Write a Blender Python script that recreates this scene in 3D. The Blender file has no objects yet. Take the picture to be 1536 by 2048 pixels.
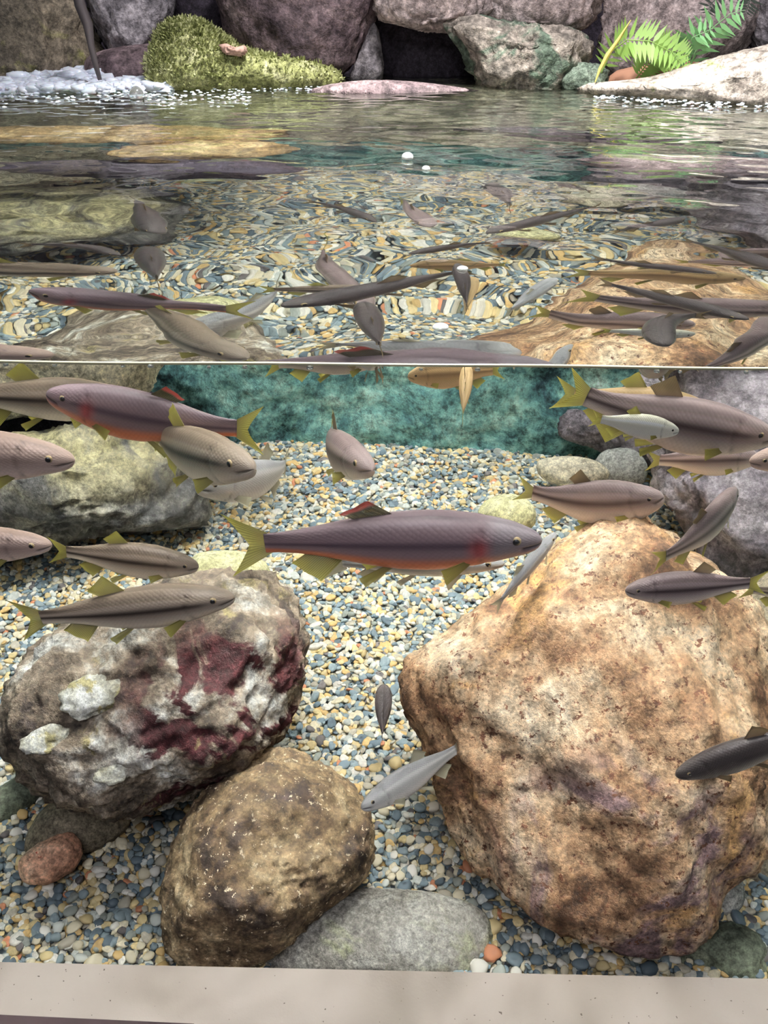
import bpy, bmesh, math, random
import numpy as np
from mathutils import Vector, Matrix, noise

# ------------------------------------------------------------------ camera, world, lights, exposure
sc = bpy.context.scene
C = sc.collection
R = math.radians
PITCH, YAW, F = 30.6, 1.35, 1900.0
CAM = Vector((0.0, -0.6, 0.24))
cam = bpy.data.cameras.new('camera')
camo = bpy.data.objects.new('camera', cam)
C.objects.link(camo)
sc.camera = camo
cam.sensor_fit = 'VERTICAL'
cam.sensor_height = 24
cam.lens = 24 * F / 2048
cam.clip_start = 0.01
camo.location = CAM
camo.rotation_euler = (R(90 - PITCH), 0, R(YAW))
CM = camo.rotation_euler.to_matrix()

world = bpy.data.worlds.new('world')
sc.world = world
world.use_nodes = True
wb = world.node_tree.nodes['Background']
wb.inputs[0].default_value = (0.86, 0.87, 1.0, 1)
wb.inputs[1].default_value = 0.055

def area(name, loc, target, size, energy, col, sy=None):
    l = bpy.data.lights.new(name, 'AREA')
    l.energy = energy
    l.color = col
    l.shape = 'RECTANGLE' if sy else 'DISK'
    l.size = size
    if sy:
        l.size_y = sy
    o = bpy.data.objects.new(name, l)
    C.objects.link(o)
    o.location = loc
    o.rotation_euler = (Vector(target) - Vector(loc)).to_track_quat('-Z', 'Y').to_euler()
    return o

tank = area('tank_lamp', (0.10, 0.68, 1.50), (0.06, 0.48, -0.6), 0.24, 64, (1.0, 0.97, 0.93))
tank.data.spread = R(75)
area('bank_fill', (0.20, 0.95, 1.5), (0.15, 1.7, 0.0), 0.30, 14, (1.0, 0.93, 0.99))  # extra light added to brighten the bank boulders and foam
area('front_fill', (-0.2, -1.3, 1.5), (0.0, 0.2, -0.35), 1.0, 11.0, (0.97, 0.94, 1.0))  # soft fill added on the viewer's side, stands for no known lamp

sc.view_settings.view_transform = 'Standard'
sc.view_settings.look = 'None'
sc.view_settings.gamma = 1
sc.view_settings.use_curve_mapping = False
sc.view_settings.exposure = 0.8
sc.cycles.caustics_refractive = True
sc.cycles.caustics_reflective = True
sc.cycles.blur_glossy = 0.4
sc.cycles.transparent_max_bounces = 16

IOR = 1.5
ZF = -0.69          # top of the tank floor
DW = 1.25           # distance of the back wall behind the pane

# ------------------------------------------------------------------ helpers
def ray(px, py):
    v = Vector(((px - 768) / F, -(py - 1024) / F, -1.0))
    return (CM @ v).normalized()

CMi = CM.transposed()
def proj(p):
    q = CMi @ (p - CAM)
    return 768 + F * q.x / -q.z, 1024 - F * q.y / -q.z

def P(px, py, D):
    """the point at distance D behind the pane on the sight line of a pixel"""
    r = ray(px, py)
    return CAM + r * ((D - CAM.y) / r.y)

def Q(px, py, depth):
    """the point at a given depth under the surface on the refracted sight line"""
    r = ray(px, py)
    e = CAM + r * (-CAM.z / r.z)
    h = Vector((r.x, r.y, 0)) / IOR
    d = Vector((h.x, h.y, -math.sqrt(1 - h.length_squared)))
    return e + d * (depth / -d.z)

def FL(px, py, z=ZF):
    r = ray(px, py)
    return CAM + r * ((z - CAM.z) / r.z)

def tag(o, label=None, cat=None, group=None, kind=None):
    for k, v in (('label', label), ('category', cat), ('group', group), ('kind', kind)):
        if v:
            o[k] = v
    return o

def mesh(name, v, f, m=None, parent=None, smooth=True):
    me = bpy.data.meshes.new(name)
    me.from_pydata([tuple(p) for p in v], [], [tuple(q) for q in f])
    if smooth:
        me.polygons.foreach_set('use_smooth', [True] * len(me.polygons))
    o = bpy.data.objects.new(name, me)
    C.objects.link(o)
    if m:
        me.materials.append(m)
    if parent:
        o.parent = parent
    return o

def empty(name, loc=(0, 0, 0)):
    o = bpy.data.objects.new(name, None)
    o.empty_display_size = 0.02
    C.objects.link(o)
    o.location = loc
    return o

def boxmesh(name, lo, hi, m, parent=None, bev=0.0):
    bm = bmesh.new()
    bmesh.ops.create_cube(bm, size=1)
    for v in bm.verts:
        v.co = Vector([(lo[i] + hi[i]) / 2 + v.co[i] * (hi[i] - lo[i]) for i in range(3)])
    if bev:
        bmesh.ops.bevel(bm, geom=list(bm.edges), offset=bev, segments=3, affect='EDGES')
    me = bpy.data.meshes.new(name)
    bm.to_mesh(me)
    bm.free()
    me.materials.append(m)
    o = bpy.data.objects.new(name, me)
    C.objects.link(o)
    if parent:
        o.parent = parent
    return o

_ico = {}
def ico(sub):
    if sub not in _ico:
        bm = bmesh.new()
        bmesh.ops.create_icosphere(bm, subdivisions=sub, radius=1)
        v = np.array([p.co[:] for p in bm.verts])
        f = [[q.index for q in p.verts] for p in bm.faces]
        bm.free()
        _ico[sub] = (v, f)
    return _ico[sub]

def tube(name, pts, rad, m, parent=None, n=8):
    pts = [Vector(p) for p in pts]
    V, Fc = [], []
    for i, p in enumerate(pts):
        t = (pts[min(i + 1, len(pts) - 1)] - pts[max(i - 1, 0)]).normalized()
        a = t.cross(Vector((0, 0.3, 1))).normalized()
        b = t.cross(a)
        r = rad[i] if hasattr(rad, '__len__') else rad
        for k in range(n):
            w = 2 * math.pi * k / n
            V.append(p + a * (math.cos(w) * r) + b * (math.sin(w) * r))
    for i in range(len(pts) - 1):
        for k in range(n):
            Fc.append((i * n + k, i * n + (k + 1) % n, (i + 1) * n + (k + 1) % n, (i + 1) * n + k))
    Fc.append(tuple(range(n))[::-1])
    Fc.append(tuple(range((len(pts) - 1) * n, len(pts) * n)))
    return mesh(name, V, Fc, m, parent)

# ------------------------------------------------------------------ materials
class NT:
    def __init__(s, name):
        s.m = bpy.data.materials.new(name)
        s.m.use_nodes = True
        s.t = s.m.node_tree
        s.t.nodes.clear()
        s.out = s.n('ShaderNodeOutputMaterial')
    def n(s, typ, **kw):
        nd = s.t.nodes.new(typ)
        for k, v in kw.items():
            setattr(nd, k, v)
        return nd
    def l(s, a, b):
        s.t.links.new(a, b)
    def coord(s, which='Object', scale=(1, 1, 1)):
        c = s.n('ShaderNodeTexCoord')
        mp = s.n('ShaderNodeMapping')
        mp.inputs['Scale'].default_value = scale
        s.l(c.outputs[which], mp.inputs[0])
        return mp.outputs[0]
    def noise(s, vec, scale, detail=4, rough=0.6, dist=0.0):
        nd = s.n('ShaderNodeTexNoise')
        nd.inputs['Scale'].default_value = scale
        nd.inputs['Detail'].default_value = detail
        nd.inputs['Roughness'].default_value = rough
        nd.inputs['Distortion'].default_value = dist
        s.l(vec, nd.inputs['Vector'])
        return nd.outputs[0]
    def ramp(s, fac, stops, interp='LINEAR'):
        nd = s.n('ShaderNodeValToRGB')
        cr = nd.color_ramp
        cr.interpolation = interp
        while len(cr.elements) < len(stops):
            cr.elements.new(0.5)
        for e, (p, c) in zip(cr.elements, stops):
            e.position = p
            e.color = (*c, 1) if hasattr(c, '__len__') else (c, c, c, 1)
        s.l(fac, nd.inputs[0])
        return nd.outputs[0]
    def mix(s, fac, a, b, mode='MIX'):
        nd = s.n('ShaderNodeMix', data_type='RGBA', blend_type=mode)
        for i, x in ((0, fac), (6, a), (7, b)):
            if hasattr(x, 'node'):
                s.l(x, nd.inputs[i])
            elif i == 0:
                nd.inputs[0].default_value = x
            else:
                nd.inputs[i].default_value = (*x, 1)
        return nd.outputs[2]
    def bsdf(s, col, rough=0.6, spec=0.4, bump=None, bd=0.002, bs=1.0, **kw):
        b = s.n('ShaderNodeBsdfPrincipled')
        if hasattr(col, 'node'):
            s.l(col, b.inputs['Base Color'])
        else:
            b.inputs['Base Color'].default_value = (*col, 1)
        if hasattr(rough, 'node'):
            s.l(rough, b.inputs['Roughness'])
        else:
            b.inputs['Roughness'].default_value = rough
        b.inputs['Specular IOR Level'].default_value = spec
        for k, v in kw.items():
            b.inputs[k.replace('_', ' ')].default_value = v
        if bump is not None:
            bp = s.n('ShaderNodeBump')
            bp.inputs['Strength'].default_value = bs
            bp.inputs['Distance'].default_value = bd
            s.l(bump, bp.inputs['Height'])
            s.l(bp.outputs[0], b.inputs['Normal'])
        s.l(b.outputs[0], s.out.inputs[0])
        return b

def rock_mat(name, stops, scale=9.0, speck=None, patch=None, fine=90.0, rough=0.75, bd=0.004, seed=0.0, patch2=None, zone=None):
    """mottled stone: large blotches (ramp), fine grain, optional specks and coloured patches"""
    t = NT(name)
    v = t.coord()
    mp = t.n('ShaderNodeMapping')
    mp.inputs['Location'].default_value = (seed, seed * 0.7, -seed)
    t.l(v, mp.inputs[0])
    v = mp.outputs[0]
    n1 = t.noise(v, scale, 7, 0.68, 0.4)
    col = t.ramp(n1, stops)
    n2 = t.noise(v, fine, 4, 0.75)
    if patch:
        c, lo, hi, ps = patch
        f = t.ramp(t.noise(v, ps, 6, 0.62, 0.8), [(lo, 0.0), (hi, 1.0)])
        if zone:
            zx, zy, zz, zr = zone
            vd = t.n('ShaderNodeVectorMath', operation='DISTANCE')
            t.l(t.coord(), vd.inputs[0])
            vd.inputs[1].default_value = (zx, zy, zz)
            f = t.mix(1.0, f, t.ramp(vd.outputs['Value'], [(zr * 0.7, 1.0), (zr, 0.0)]), 'MULTIPLY')
        col = t.mix(f, col, c)
    if patch2:
        c, lo, hi, ps = patch2
        m2 = t.n('ShaderNodeMapping')
        m2.inputs['Location'].default_value = (3.1, 7.7, 1.3)
        t.l(v, m2.inputs[0])
        f = t.ramp(t.noise(m2.outputs[0], ps, 6, 0.65, 0.6), [(lo, 0.0), (hi, 1.0)])
        col = t.mix(f, col, c)
    if speck:
        c, thr, ss = speck
        f = t.ramp(t.noise(v, ss, 3, 0.8), [(thr, 0.0), (thr + 0.05, 1.0)])
        col = t.mix(f, col, c)
    g = t.ramp(n2, [(0.36, 0.42), (0.47, 0.85), (0.53, 1.1), (0.64, 1.6)])
    col = t.mix(1.0, col, g, 'MULTIPLY')
    g2 = t.ramp(t.noise(v, fine * 3.2, 3, 0.7), [(0.36, 0.6), (0.5, 1.0), (0.64, 1.35)])
    col = t.mix(0.8, col, g2, 'MULTIPLY')
    h = t.mix(0.5, n1, n2)
    t.bsdf(col, rough, 0.35, h, bd, 0.9)
    return t.m

M = {}
M['boulder_tan'] = rock_mat('tan_boulder', [(0.37, (0.11, 0.06, 0.035)), (0.45, (0.27, 0.155, 0.085)), (0.51, (0.43, 0.28, 0.165)), (0.58, (0.60, 0.45, 0.30)), (0.66, (0.80, 0.67, 0.50))], 8.0, fine=75,
                            speck=((0.13, 0.055, 0.03), 0.575, 110), patch=((0.20, 0.13, 0.13), 0.50, 0.58, 8), zone=(0.02, -0.12, -0.06, 0.16), seed=2.3, bd=0.006, patch2=((0.5, 0.30, 0.13), 0.56, 0.66, 9))
M['boulder_mottled'] = rock_mat('mottled_boulder', [(0.38, (0.04, 0.03, 0.025)), (0.46, (0.14, 0.11, 0.08)), (0.53, (0.29, 0.24, 0.185)), (0.59, (0.48, 0.45, 0.39)), (0.67, (0.78, 0.79, 0.75))], 12.0, fine=70,
                                patch=((0.055, 0.014, 0.016), 0.50, 0.54, 9), zone=(0.09, -0.06, 0.0, 0.15), seed=5.1, bd=0.008, patch2=((0.33, 0.28, 0.14), 0.60, 0.66, 11))
M['boulder_brown'] = rock_mat('brown_speckled_stone', [(0.38, (0.045, 0.03, 0.022)), (0.46, (0.13, 0.088, 0.052)), (0.54, (0.26, 0.185, 0.105)), (0.64, (0.50, 0.39, 0.24))], 15.0, fine=70,
                              speck=((0.78, 0.66, 0.48), 0.61, 120), patch=((0.09, 0.06, 0.065), 0.62, 0.70, 7), seed=8.0)
M['grey_flat'] = rock_mat('grey_river_stone', [(0.3, (0.15, 0.14, 0.125)), (0.5, (0.30, 0.29, 0.26)), (0.7, (0.46, 0.46, 0.43))], 22.0, fine=160,
                          patch=((0.36, 0.39, 0.21), 0.50, 0.66, 9), seed=1.7, bd=0.003)
M['rock_dark'] = rock_mat('dark_tank_rock', [(0.38, (0.022, 0.022, 0.024)), (0.5, (0.075, 0.075, 0.075)), (0.64, (0.20, 0.195, 0.17))], 9.0, fine=60,
                          patch=((0.31, 0.285, 0.165), 0.42, 0.56, 9), zone=(0.05, 0.0, 0.28, 0.30), seed=4.0, bd=0.007)
M['rock_pale'] = rock_mat('pale_tank_rock', [(0.3, (0.34, 0.31, 0.24)), (0.5, (0.56, 0.52, 0.40)), (0.7, (0.74, 0.70, 0.56))], 12.0, seed=3.0)
M['rock_mauve'] = rock_mat('mauve_grey_rock', [(0.38, (0.06, 0.055, 0.065)), (0.5, (0.13, 0.115, 0.135)), (0.64, (0.25, 0.23, 0.25))], 9.0, fine=70, seed=9.0, bd=0.006)
M['stone_grey'] = rock_mat('cool_grey_stone', [(0.3, (0.24, 0.25, 0.24)), (0.5, (0.38, 0.39, 0.37)), (0.7, (0.54, 0.54, 0.5))], 14.0, fine=140, seed=6.0, bd=0.002)
M['stone_olive'] = rock_mat('olive_stone', [(0.3, (0.26, 0.25, 0.13)), (0.5, (0.46, 0.45, 0.25)), (0.7, (0.64, 0.62, 0.40))], 14.0, fine=120, seed=6.6, bd=0.002)
M['stone_green'] = rock_mat('dark_green_stone', [(0.3, (0.05, 0.06, 0.045)), (0.5, (0.12, 0.14, 0.10)), (0.7, (0.22, 0.24, 0.17))], 14.0, fine=120, seed=7.6, bd=0.002)
M['stone_brown'] = rock_mat('dim_brown_stone', [(0.3, (0.09, 0.07, 0.05)), (0.5, (0.20, 0.17, 0.12)), (0.7, (0.34, 0.30, 0.22))], 14.0, fine=120, seed=7.1, bd=0.002)
M['stone_pink'] = rock_mat('pinkish_brick_stone', [(0.3, (0.38, 0.17, 0.11)), (0.5, (0.58, 0.33, 0.22)), (0.7, (0.70, 0.52, 0.38))], 18.0, speck=((0.4, 0.08, 0.05), 0.64, 50), seed=2.1, bd=0.002)
M['stone_white'] = rock_mat('white_stone', [(0.3, (0.72, 0.74, 0.76)), (0.7, (0.9, 0.9, 0.92))], 14.0, fine=120, seed=2.7, bd=0.001)
M['stone_red'] = rock_mat('red_stone', [(0.3, (0.5, 0.12, 0.06)), (0.7, (0.72, 0.26, 0.14))], 14.0, fine=120, seed=2.9, bd=0.001)
M['bank_purple'] = rock_mat('purple_brown_boulder', [(0.36, (0.06, 0.042, 0.05)), (0.5, (0.17, 0.125, 0.13)), (0.62, (0.36, 0.28, 0.28))], 5.0, fine=45, seed=12.0, bd=0.012)
M['bank_olive'] = rock_mat('olive_brown_boulder', [(0.28, (0.05, 0.045, 0.035)), (0.5, (0.14, 0.12, 0.085)), (0.68, (0.32, 0.27, 0.19))], 6.0, fine=45, seed=14.0, bd=0.012, patch=((0.20, 0.20, 0.07), 0.56, 0.66, 9))
M['bank_grey'] = rock_mat('blue_grey_boulder', [(0.36, (0.09, 0.085, 0.09)), (0.5, (0.22, 0.205, 0.215)), (0.62, (0.42, 0.39, 0.40))], 6.0, fine=45, seed=15.0, bd=0.012)
M['bank_pink'] = rock_mat('pinkish_grey_boulder', [(0.28, (0.18, 0.14, 0.13)), (0.5, (0.40, 0.33, 0.31)), (0.68, (0.66, 0.58, 0.56))], 7.0, fine=45, seed=16.0, bd=0.010)
M['bank_mossy'] = rock_mat('rough_mossy_rock', [(0.28, (0.11, 0.10, 0.085)), (0.5, (0.30, 0.26, 0.22)), (0.68, (0.52, 0.46, 0.40))], 9.0, fine=40, seed=17.0, bd=0.014, patch=((0.09, 0.125, 0.09), 0.46, 0.54, 9))
M['bank_beige'] = rock_mat('pale_wet_ledge_stone', [(0.34, (0.20, 0.17, 0.15)), (0.5, (0.40, 0.35, 0.30)), (0.64, (0.62, 0.56, 0.49))], 8.0, fine=60, seed=18.0, bd=0.006, rough=0.4, patch=((0.30, 0.32, 0.14), 0.60, 0.68, 10))
M['bank_gap'] = rock_mat('near_black_rock_gap_shade', [(0.3, (0.015, 0.012, 0.018)), (0.6, (0.05, 0.04, 0.055))], 6.0, seed=19.0)  # dark rock; also the painted shade of the gap-filling boulders
M['bed_brown'] = rock_mat('stream_bed', [(0.34, (0.06, 0.055, 0.045)), (0.45, (0.14, 0.135, 0.10)), (0.55, (0.26, 0.25, 0.18)), (0.66, (0.42, 0.40, 0.30))], 6.0, fine=40, seed=20.0)
M['bed_gold'] = rock_mat('golden_brown_stone', [(0.3, (0.16, 0.10, 0.05)), (0.5, (0.34, 0.23, 0.11)), (0.65, (0.62, 0.48, 0.28))], 9.0, fine=40, seed=21.0)
M['moss'] = rock_mat('green_moss', [(0.35, (0.16, 0.17, 0.06)), (0.5, (0.34, 0.36, 0.15)), (0.62, (0.56, 0.56, 0.32))], 14.0, fine=120, seed=22.0, bd=0.008, rough=0.95)
M['moss_dark'] = rock_mat('grey_green_moss', [(0.3, (0.05, 0.07, 0.05)), (0.5, (0.13, 0.17, 0.13)), (0.7, (0.26, 0.31, 0.25))], 18.0, fine=120, seed=23.0, bd=0.008, rough=0.95)

def teal_mat():
    t = NT('teal_painted_wall')
    v = t.coord()
    n = t.noise(v, 7, 9, 0.75, 0.3)
    col = t.ramp(n, [(0.36, (0.02, 0.045, 0.06)), (0.45, (0.08, 0.20, 0.21)), (0.52, (0.20, 0.42, 0.40)), (0.59, (0.38, 0.62, 0.56)), (0.68, (0.62, 0.80, 0.72))])
    n2 = t.noise(v, 60, 4, 0.8)
    col = t.mix(1.0, col, t.ramp(n2, [(0.36, 0.3), (0.5, 1.0), (0.63, 1.5)]), 'MULTIPLY')
    t.bsdf(col, 0.85, 0.2, n, 0.02)
    return t.m
M['teal'] = teal_mat()

def floor_mat():
    t = NT('fine_gravel_bed')
    v = t.coord()
    vo = t.n('ShaderNodeTexVoronoi')
    vo.inputs['Scale'].default_value = 150
    t.l(v, vo.inputs['Vector'])
    s = t.n('ShaderNodeSeparateColor')
    t.l(vo.outputs['Color'], s.inputs[0])
    col = t.ramp(s.outputs[0], [(0.0, (0.12, 0.15, 0.17)), (0.25, (0.22, 0.27, 0.28)), (0.5, (0.45, 0.36, 0.18)), (0.75, (0.6, 0.57, 0.45))], 'CONSTANT')
    t.bsdf(col, 0.8, 0.3, vo.outputs['Distance'], 0.004)
    return t.m
M['floor'] = floor_mat()

def pebble_mat(name, source):
    t = NT(name)
    if source == 'object':
        c = t.n('ShaderNodeObjectInfo').outputs['Color']
    else:
        a = t.n('ShaderNodeAttribute', attribute_type='INSTANCER', attribute_name='tint')
        c = a.outputs['Color']
    n = t.noise(t.coord(), 1.6 if source != 'object' else 160, 4, 0.7)
    col = t.mix(1.0, c, t.ramp(n, [(0.3, 0.7), (0.7, 1.15)]), 'MULTIPLY')
    t.bsdf(col, 0.5, 0.4)
    return t.m
M['pebble'] = pebble_mat('pebble_stone', 'object')
M['gravel'] = pebble_mat('gravel_stone', 'instancer')

def water_mat():
    t = NT('clear_rippled_water')
    g = t.n('ShaderNodeBsdfGlass')
    g.inputs['IOR'].default_value = IOR
    g.inputs['Roughness'].default_value = 0.0
    g.inputs['Color'].default_value = (0.97, 1.0, 0.985, 1)
    t.l(g.outputs[0], t.out.inputs[0])
    return t.m
M['water'] = water_mat()

def clear_mat():
    t = NT('clean_tank_glass')
    g = t.n('ShaderNodeBsdfTransparent')
    g.inputs['Color'].default_value = (0.985, 0.99, 0.985, 1)
    t.l(g.outputs[0], t.out.inputs[0])
    return t.m
M['pane'] = clear_mat()

def plain(name, col, rough=0.5, spec=0.5, **kw):
    t = NT(name)
    t.bsdf(col, rough, spec, **kw)
    return t.m
M['foam'] = plain('white_foam', (0.93, 0.92, 1.0), 0.35, 0.6, Subsurface_Weight=0.3)
M['bubble'] = plain('bubble_skin', (0.85, 0.88, 0.88), 0.05, 1.0, Transmission_Weight=0.88)
M['meniscus'] = plain('waterline_film', (0.42, 0.41, 0.30), 0.15, 0.8, Transmission_Weight=0.5)
M['root'] = plain('dark_wet_root', (0.10, 0.085, 0.085), 0.6)
M['rail'] = plain('dark_maroon_rail', (0.055, 0.03, 0.035), 0.45)
M['leaf'] = plain('fern_green', (0.22, 0.36, 0.08), 0.5, 0.3, Subsurface_Weight=0.15)
M['leaf_bright'] = plain('bright_leaf_green', (0.30, 0.62, 0.26), 0.5, 0.3, Subsurface_Weight=0.15)
M['straw'] = plain('yellow_straw_leaf', (0.66, 0.58, 0.16), 0.5, 0.3)
M['rust'] = plain('rust_brown_litter', (0.42, 0.22, 0.14), 0.8, 0.3)

def sill_mat():
    t = NT('beige_speckled_sill')
    v = t.coord()
    n = t.noise(v, 5, 3, 0.5, 0.6)
    col = t.ramp(n, [(0.38, (0.27, 0.225, 0.19)), (0.5, (0.40, 0.345, 0.30)), (0.62, (0.50, 0.44, 0.39))])
    f = t.ramp(t.noise(v, 170, 2, 0.6), [(0.71, 0.0), (0.73, 1.0)])
    col = t.mix(f, col, (0.14, 0.11, 0.09))
    t.bsdf(col, 0.5, 0.4, t.noise(v, 200, 2), 0.0004)
    return t.m
M['sill'] = sill_mat()

# ------------------------------------------------------------------ the setting: tank and bank
# floor slab with a gentle roll
def grid(name, x0, x1, y0, y1, nx, ny, fz, m, parent=None):
    X, Y = np.meshgrid(np.linspace(x0, x1, nx), np.linspace(y0, y1, ny))
    Z = fz(X, Y)
    V = np.stack([X, Y, Z], -1).reshape(-1, 3)
    i = np.arange(nx - 1)[None, :] + nx * np.arange(ny - 1)[:, None]
    Fc = np.stack([i, i + 1, i + nx + 1, i + nx], -1).reshape(-1, 4)
    me = bpy.data.meshes.new(name)
    me.vertices.add(len(V))
    me.vertices.foreach_set('co', V.ravel())
    me.loops.add(Fc.size)
    me.loops.foreach_set('vertex_index', Fc.ravel())
    me.polygons.add(len(Fc))
    me.polygons.foreach_set('loop_start', np.arange(0, Fc.size, 4))
    me.polygons.foreach_set('loop_total', np.full(len(Fc), 4))
    me.update(calc_edges=True)
    me.polygons.foreach_set('use_smooth', [True] * len(Fc))
    me.materials.append(m)
    o = bpy.data.objects.new(name, me)
    C.objects.link(o)
    if parent:
        o.parent = parent
    return o

def floor_h(X, Y):
    return ZF - 0.006 + 0.008 * np.sin(X * 5 + 1) * np.sin(Y * 6 + 0.5)
floor = grid('floor', -1.15, 1.15, 0.0, 1.42, 60, 40, floor_h, M['floor'])
tag(floor, kind='structure')

# teal back wall, further away on the left, with a rough cast face
wl, wr = P(300, 845, 1.31), P(1300, 925, 1.17)
def wall_strip(name, a, b, z0, z1, m, amp=0.012, nx=120, nz=40, thick=0.05):
    V, Fc = [], []
    d = (b - a)
    nrm = Vector((d.y, -d.x, 0)).normalized()
    for j in range(nz):
        for i in range(nx):
            p = a + d * (i / (nx - 1))
            z = z0 + (z1 - z0) * j / (nz - 1)
            q = Vector((p.x, p.y, z))
            V.append(q + nrm * (amp * noise.fractal(q * 9, 0.8, 2.0, 4)))
    for j in range(nz - 1):
        for i in range(nx - 1):
            k = j * nx + i
            Fc.append((k, k + 1, k + nx + 1, k + nx))
    base = len(V)
    V += [Vector((a.x, a.y, z1)) - nrm * thick, Vector((b.x, b.y, z1)) - nrm * thick, Vector((a.x, a.y, z0)) - nrm * thick, Vector((b.x, b.y, z0)) - nrm * thick]
    Fc.append([(nz - 1) * nx + i for i in range(nx)] + [base + 1, base])
    Fc.append((base, base + 1, base + 3, base + 2))
    return tag(mesh(name, V, Fc, m), kind='structure')
A = Vector((-1.15, wl.y + (wl.y - wr.y) * 0.35, 0))
B = Vector((1.15, wr.y - (wl.y - wr.y) * 0.35, 0))
wall_strip('wall_back', A, B, ZF - 0.03, -0.45, M['teal'])
wall_strip('wall_left', Vector((-1.12, 0.0, 0)), Vector((-1.12, 1.5, 0)), ZF - 0.03, 0.05, M['teal'], nx=60)
wall_strip('wall_right', Vector((1.12, 1.5, 0)), Vector((1.12, 0.0, 0)), ZF - 0.03, 0.05, M['teal'], nx=60)

# shallow stream bed behind the wall, rising to the shore
def bed_h(X, T):
    Y = T * 0.7
    return -0.455 + 0.40 * np.clip(T / 0.42, 0, 1) ** 0.75 + 0.03 * np.clip(T * 6, 0, 1) * np.sin(X * 9 + 2 * Y) * np.sin(Y * 23 + X * 3) + 0.015 * np.clip(T * 6, 0, 1) * np.sin(X * 31 + 5) * np.sin(Y * 41)
bed = grid('ground', -1.15, 1.15, 0.0, 1.0, 120, 60, bed_h, M['bed_brown'])
for vv in bed.data.vertices:
    yw = A.y + (B.y - A.y) * (vv.co.x - A.x) / (B.x - A.x) - 0.004
    vv.co.y = yw + vv.co.y * (1.95 - yw)
bed.data.update()
tag(bed, kind='structure')
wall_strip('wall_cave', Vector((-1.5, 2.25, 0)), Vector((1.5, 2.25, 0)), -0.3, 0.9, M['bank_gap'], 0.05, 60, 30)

# the pane of the tank
pane = boxmesh('window_1', (-1.3, -0.022, ZF - 0.02), (1.3, -0.001, 0.62), M['pane'])
tag(pane, kind='structure')

# beige sill in front of the pane, dark rail below it on the left
edge = P(768, 1937, -0.024)
sill = boxmesh('trim_1', (-1.3, -0.112, edge.z - 0.06), (1.3, -0.024, edge.z), M['sill'], bev=0.003)
tag(sill, kind='structure')
rl = P(0, 2027, -0.075)
rr = P(392, 2046, -0.085)
rail = boxmesh('trim_2', (-0.7, -0.16, -0.014), (0.0, -0.0, 0.005), M['rail'], bev=0.003)
zr = edge.z + 0.004
a1, a2 = FL(-60, 2024, zr), FL(394, 2045, zr)
dr = (a2 - a1)
rail.location = (a2.x, a2.y, zr - 0.004)
rail.rotation_euler = (0, 0, math.atan2(dr.y, dr.x))
tag(rail, kind='structure')

# ------------------------------------------------------------------ water surface
rng = np.random.default_rng(7)
def wave_h(X, Y):
    Z = np.zeros_like(X)
    near = np.clip(Y / 0.05, 0, 1)
    far = np.clip((Y - 0.25) / 0.9, 0, 1)
    r = np.random.default_rng(11)
    for lam, slope, n in ((0.30, 0.015, 5), (0.14, 0.019, 7), (0.07, 0.014, 9)):
        for _ in range(n):
            th = r.normal(math.pi / 2, 0.75)
            k = 2 * math.pi / (lam * r.uniform(0.75, 1.3))
            a = slope / math.sqrt(n) / k * 1.4
            ph = r.uniform(0, 6.28)
            wob = 0.6 * np.sin(X * r.uniform(3, 9) + ph) + 0.5 * np.sin(Y * r.uniform(3, 9) + 2 * ph)
            Z += a * np.sin(k * (X * math.cos(th) + Y * math.sin(th)) + ph + wob)
    for lam, slope, n in ((0.045, 0.042, 9), (0.026, 0.026, 9)):
        for _ in range(n):
            th = r.normal(math.pi / 2, 0.9)
            k = 2 * math.pi / (lam * r.uniform(0.75, 1.3))
            a = slope / math.sqrt(n) / k * 1.4
            ph = r.uniform(0, 6.28)
            wob = 1.2 * np.sin(X * r.uniform(5, 14) + ph) + 1.2 * np.sin(Y * r.uniform(5, 14) + 2 * ph)
            Z += a * (0.12 + 0.88 * far) * np.sin(k * (X * math.cos(th) + Y * math.sin(th)) + ph + wob)
    return Z * near
water = grid('pool_water', -1.12, 1.12, 0.0, 1.75, 560, 440, wave_h, M['water'])
tag(water, 'clear rippled water surface of the pool behind the pane, reaching back to the mossy bank', 'water', kind='stuff')

men_pts = [Vector((x, -0.0005, 0.0002 + 0.0006 * math.sin(x * 23) * math.sin(x * 7))) for x in np.linspace(-0.6, 0.6, 60)]
men = tube('waterline', men_pts, 0.0011, M['meniscus'], n=8)
tag(men, 'thin bright waterline where the water meets the pane', 'waterline')

# ------------------------------------------------------------------ rocks
def outline(pts, cen, n=256):
    """star-shaped outline about cen -> radius by angle, smoothed"""
    a = np.array([[x - cen[0], -(y - cen[1])] for x, y in pts], float)
    # resample along the closed polygon with Catmull-Rom
    N = len(a)
    out = []
    for i in range(N):
        p0, p1, p2, p3 = a[(i - 1) % N], a[i], a[(i + 1) % N], a[(i + 2) % N]
        for t in np.linspace(0, 1, 12, endpoint=False):
            out.append(0.5 * ((2 * p1) + (-p0 + p2) * t + (2 * p0 - 5 * p1 + 4 * p2 - p3) * t ** 2 + (-p0 + 3 * p1 - 3 * p2 + p3) * t ** 3))
    out = np.array(out)
    th = np.arctan2(out[:, 1], out[:, 0])
    r = np.hypot(out[:, 0], out[:, 1])
    o = np.argsort(th)
    th, r = th[o], r[o]
    g = np.linspace(-math.pi, math.pi, n, endpoint=False)
    rr = np.interp(g, np.concatenate([th - 2 * math.pi, th, th + 2 * math.pi]), np.concatenate([r, r, r]))
    return g, rr

def fract(p, f, off, oct=4, H=0.9):
    return noise.fractal(Vector((p[0] * f + off, p[1] * f - off, p[2] * f + 2 * off)), H, 2.0, oct)

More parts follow.
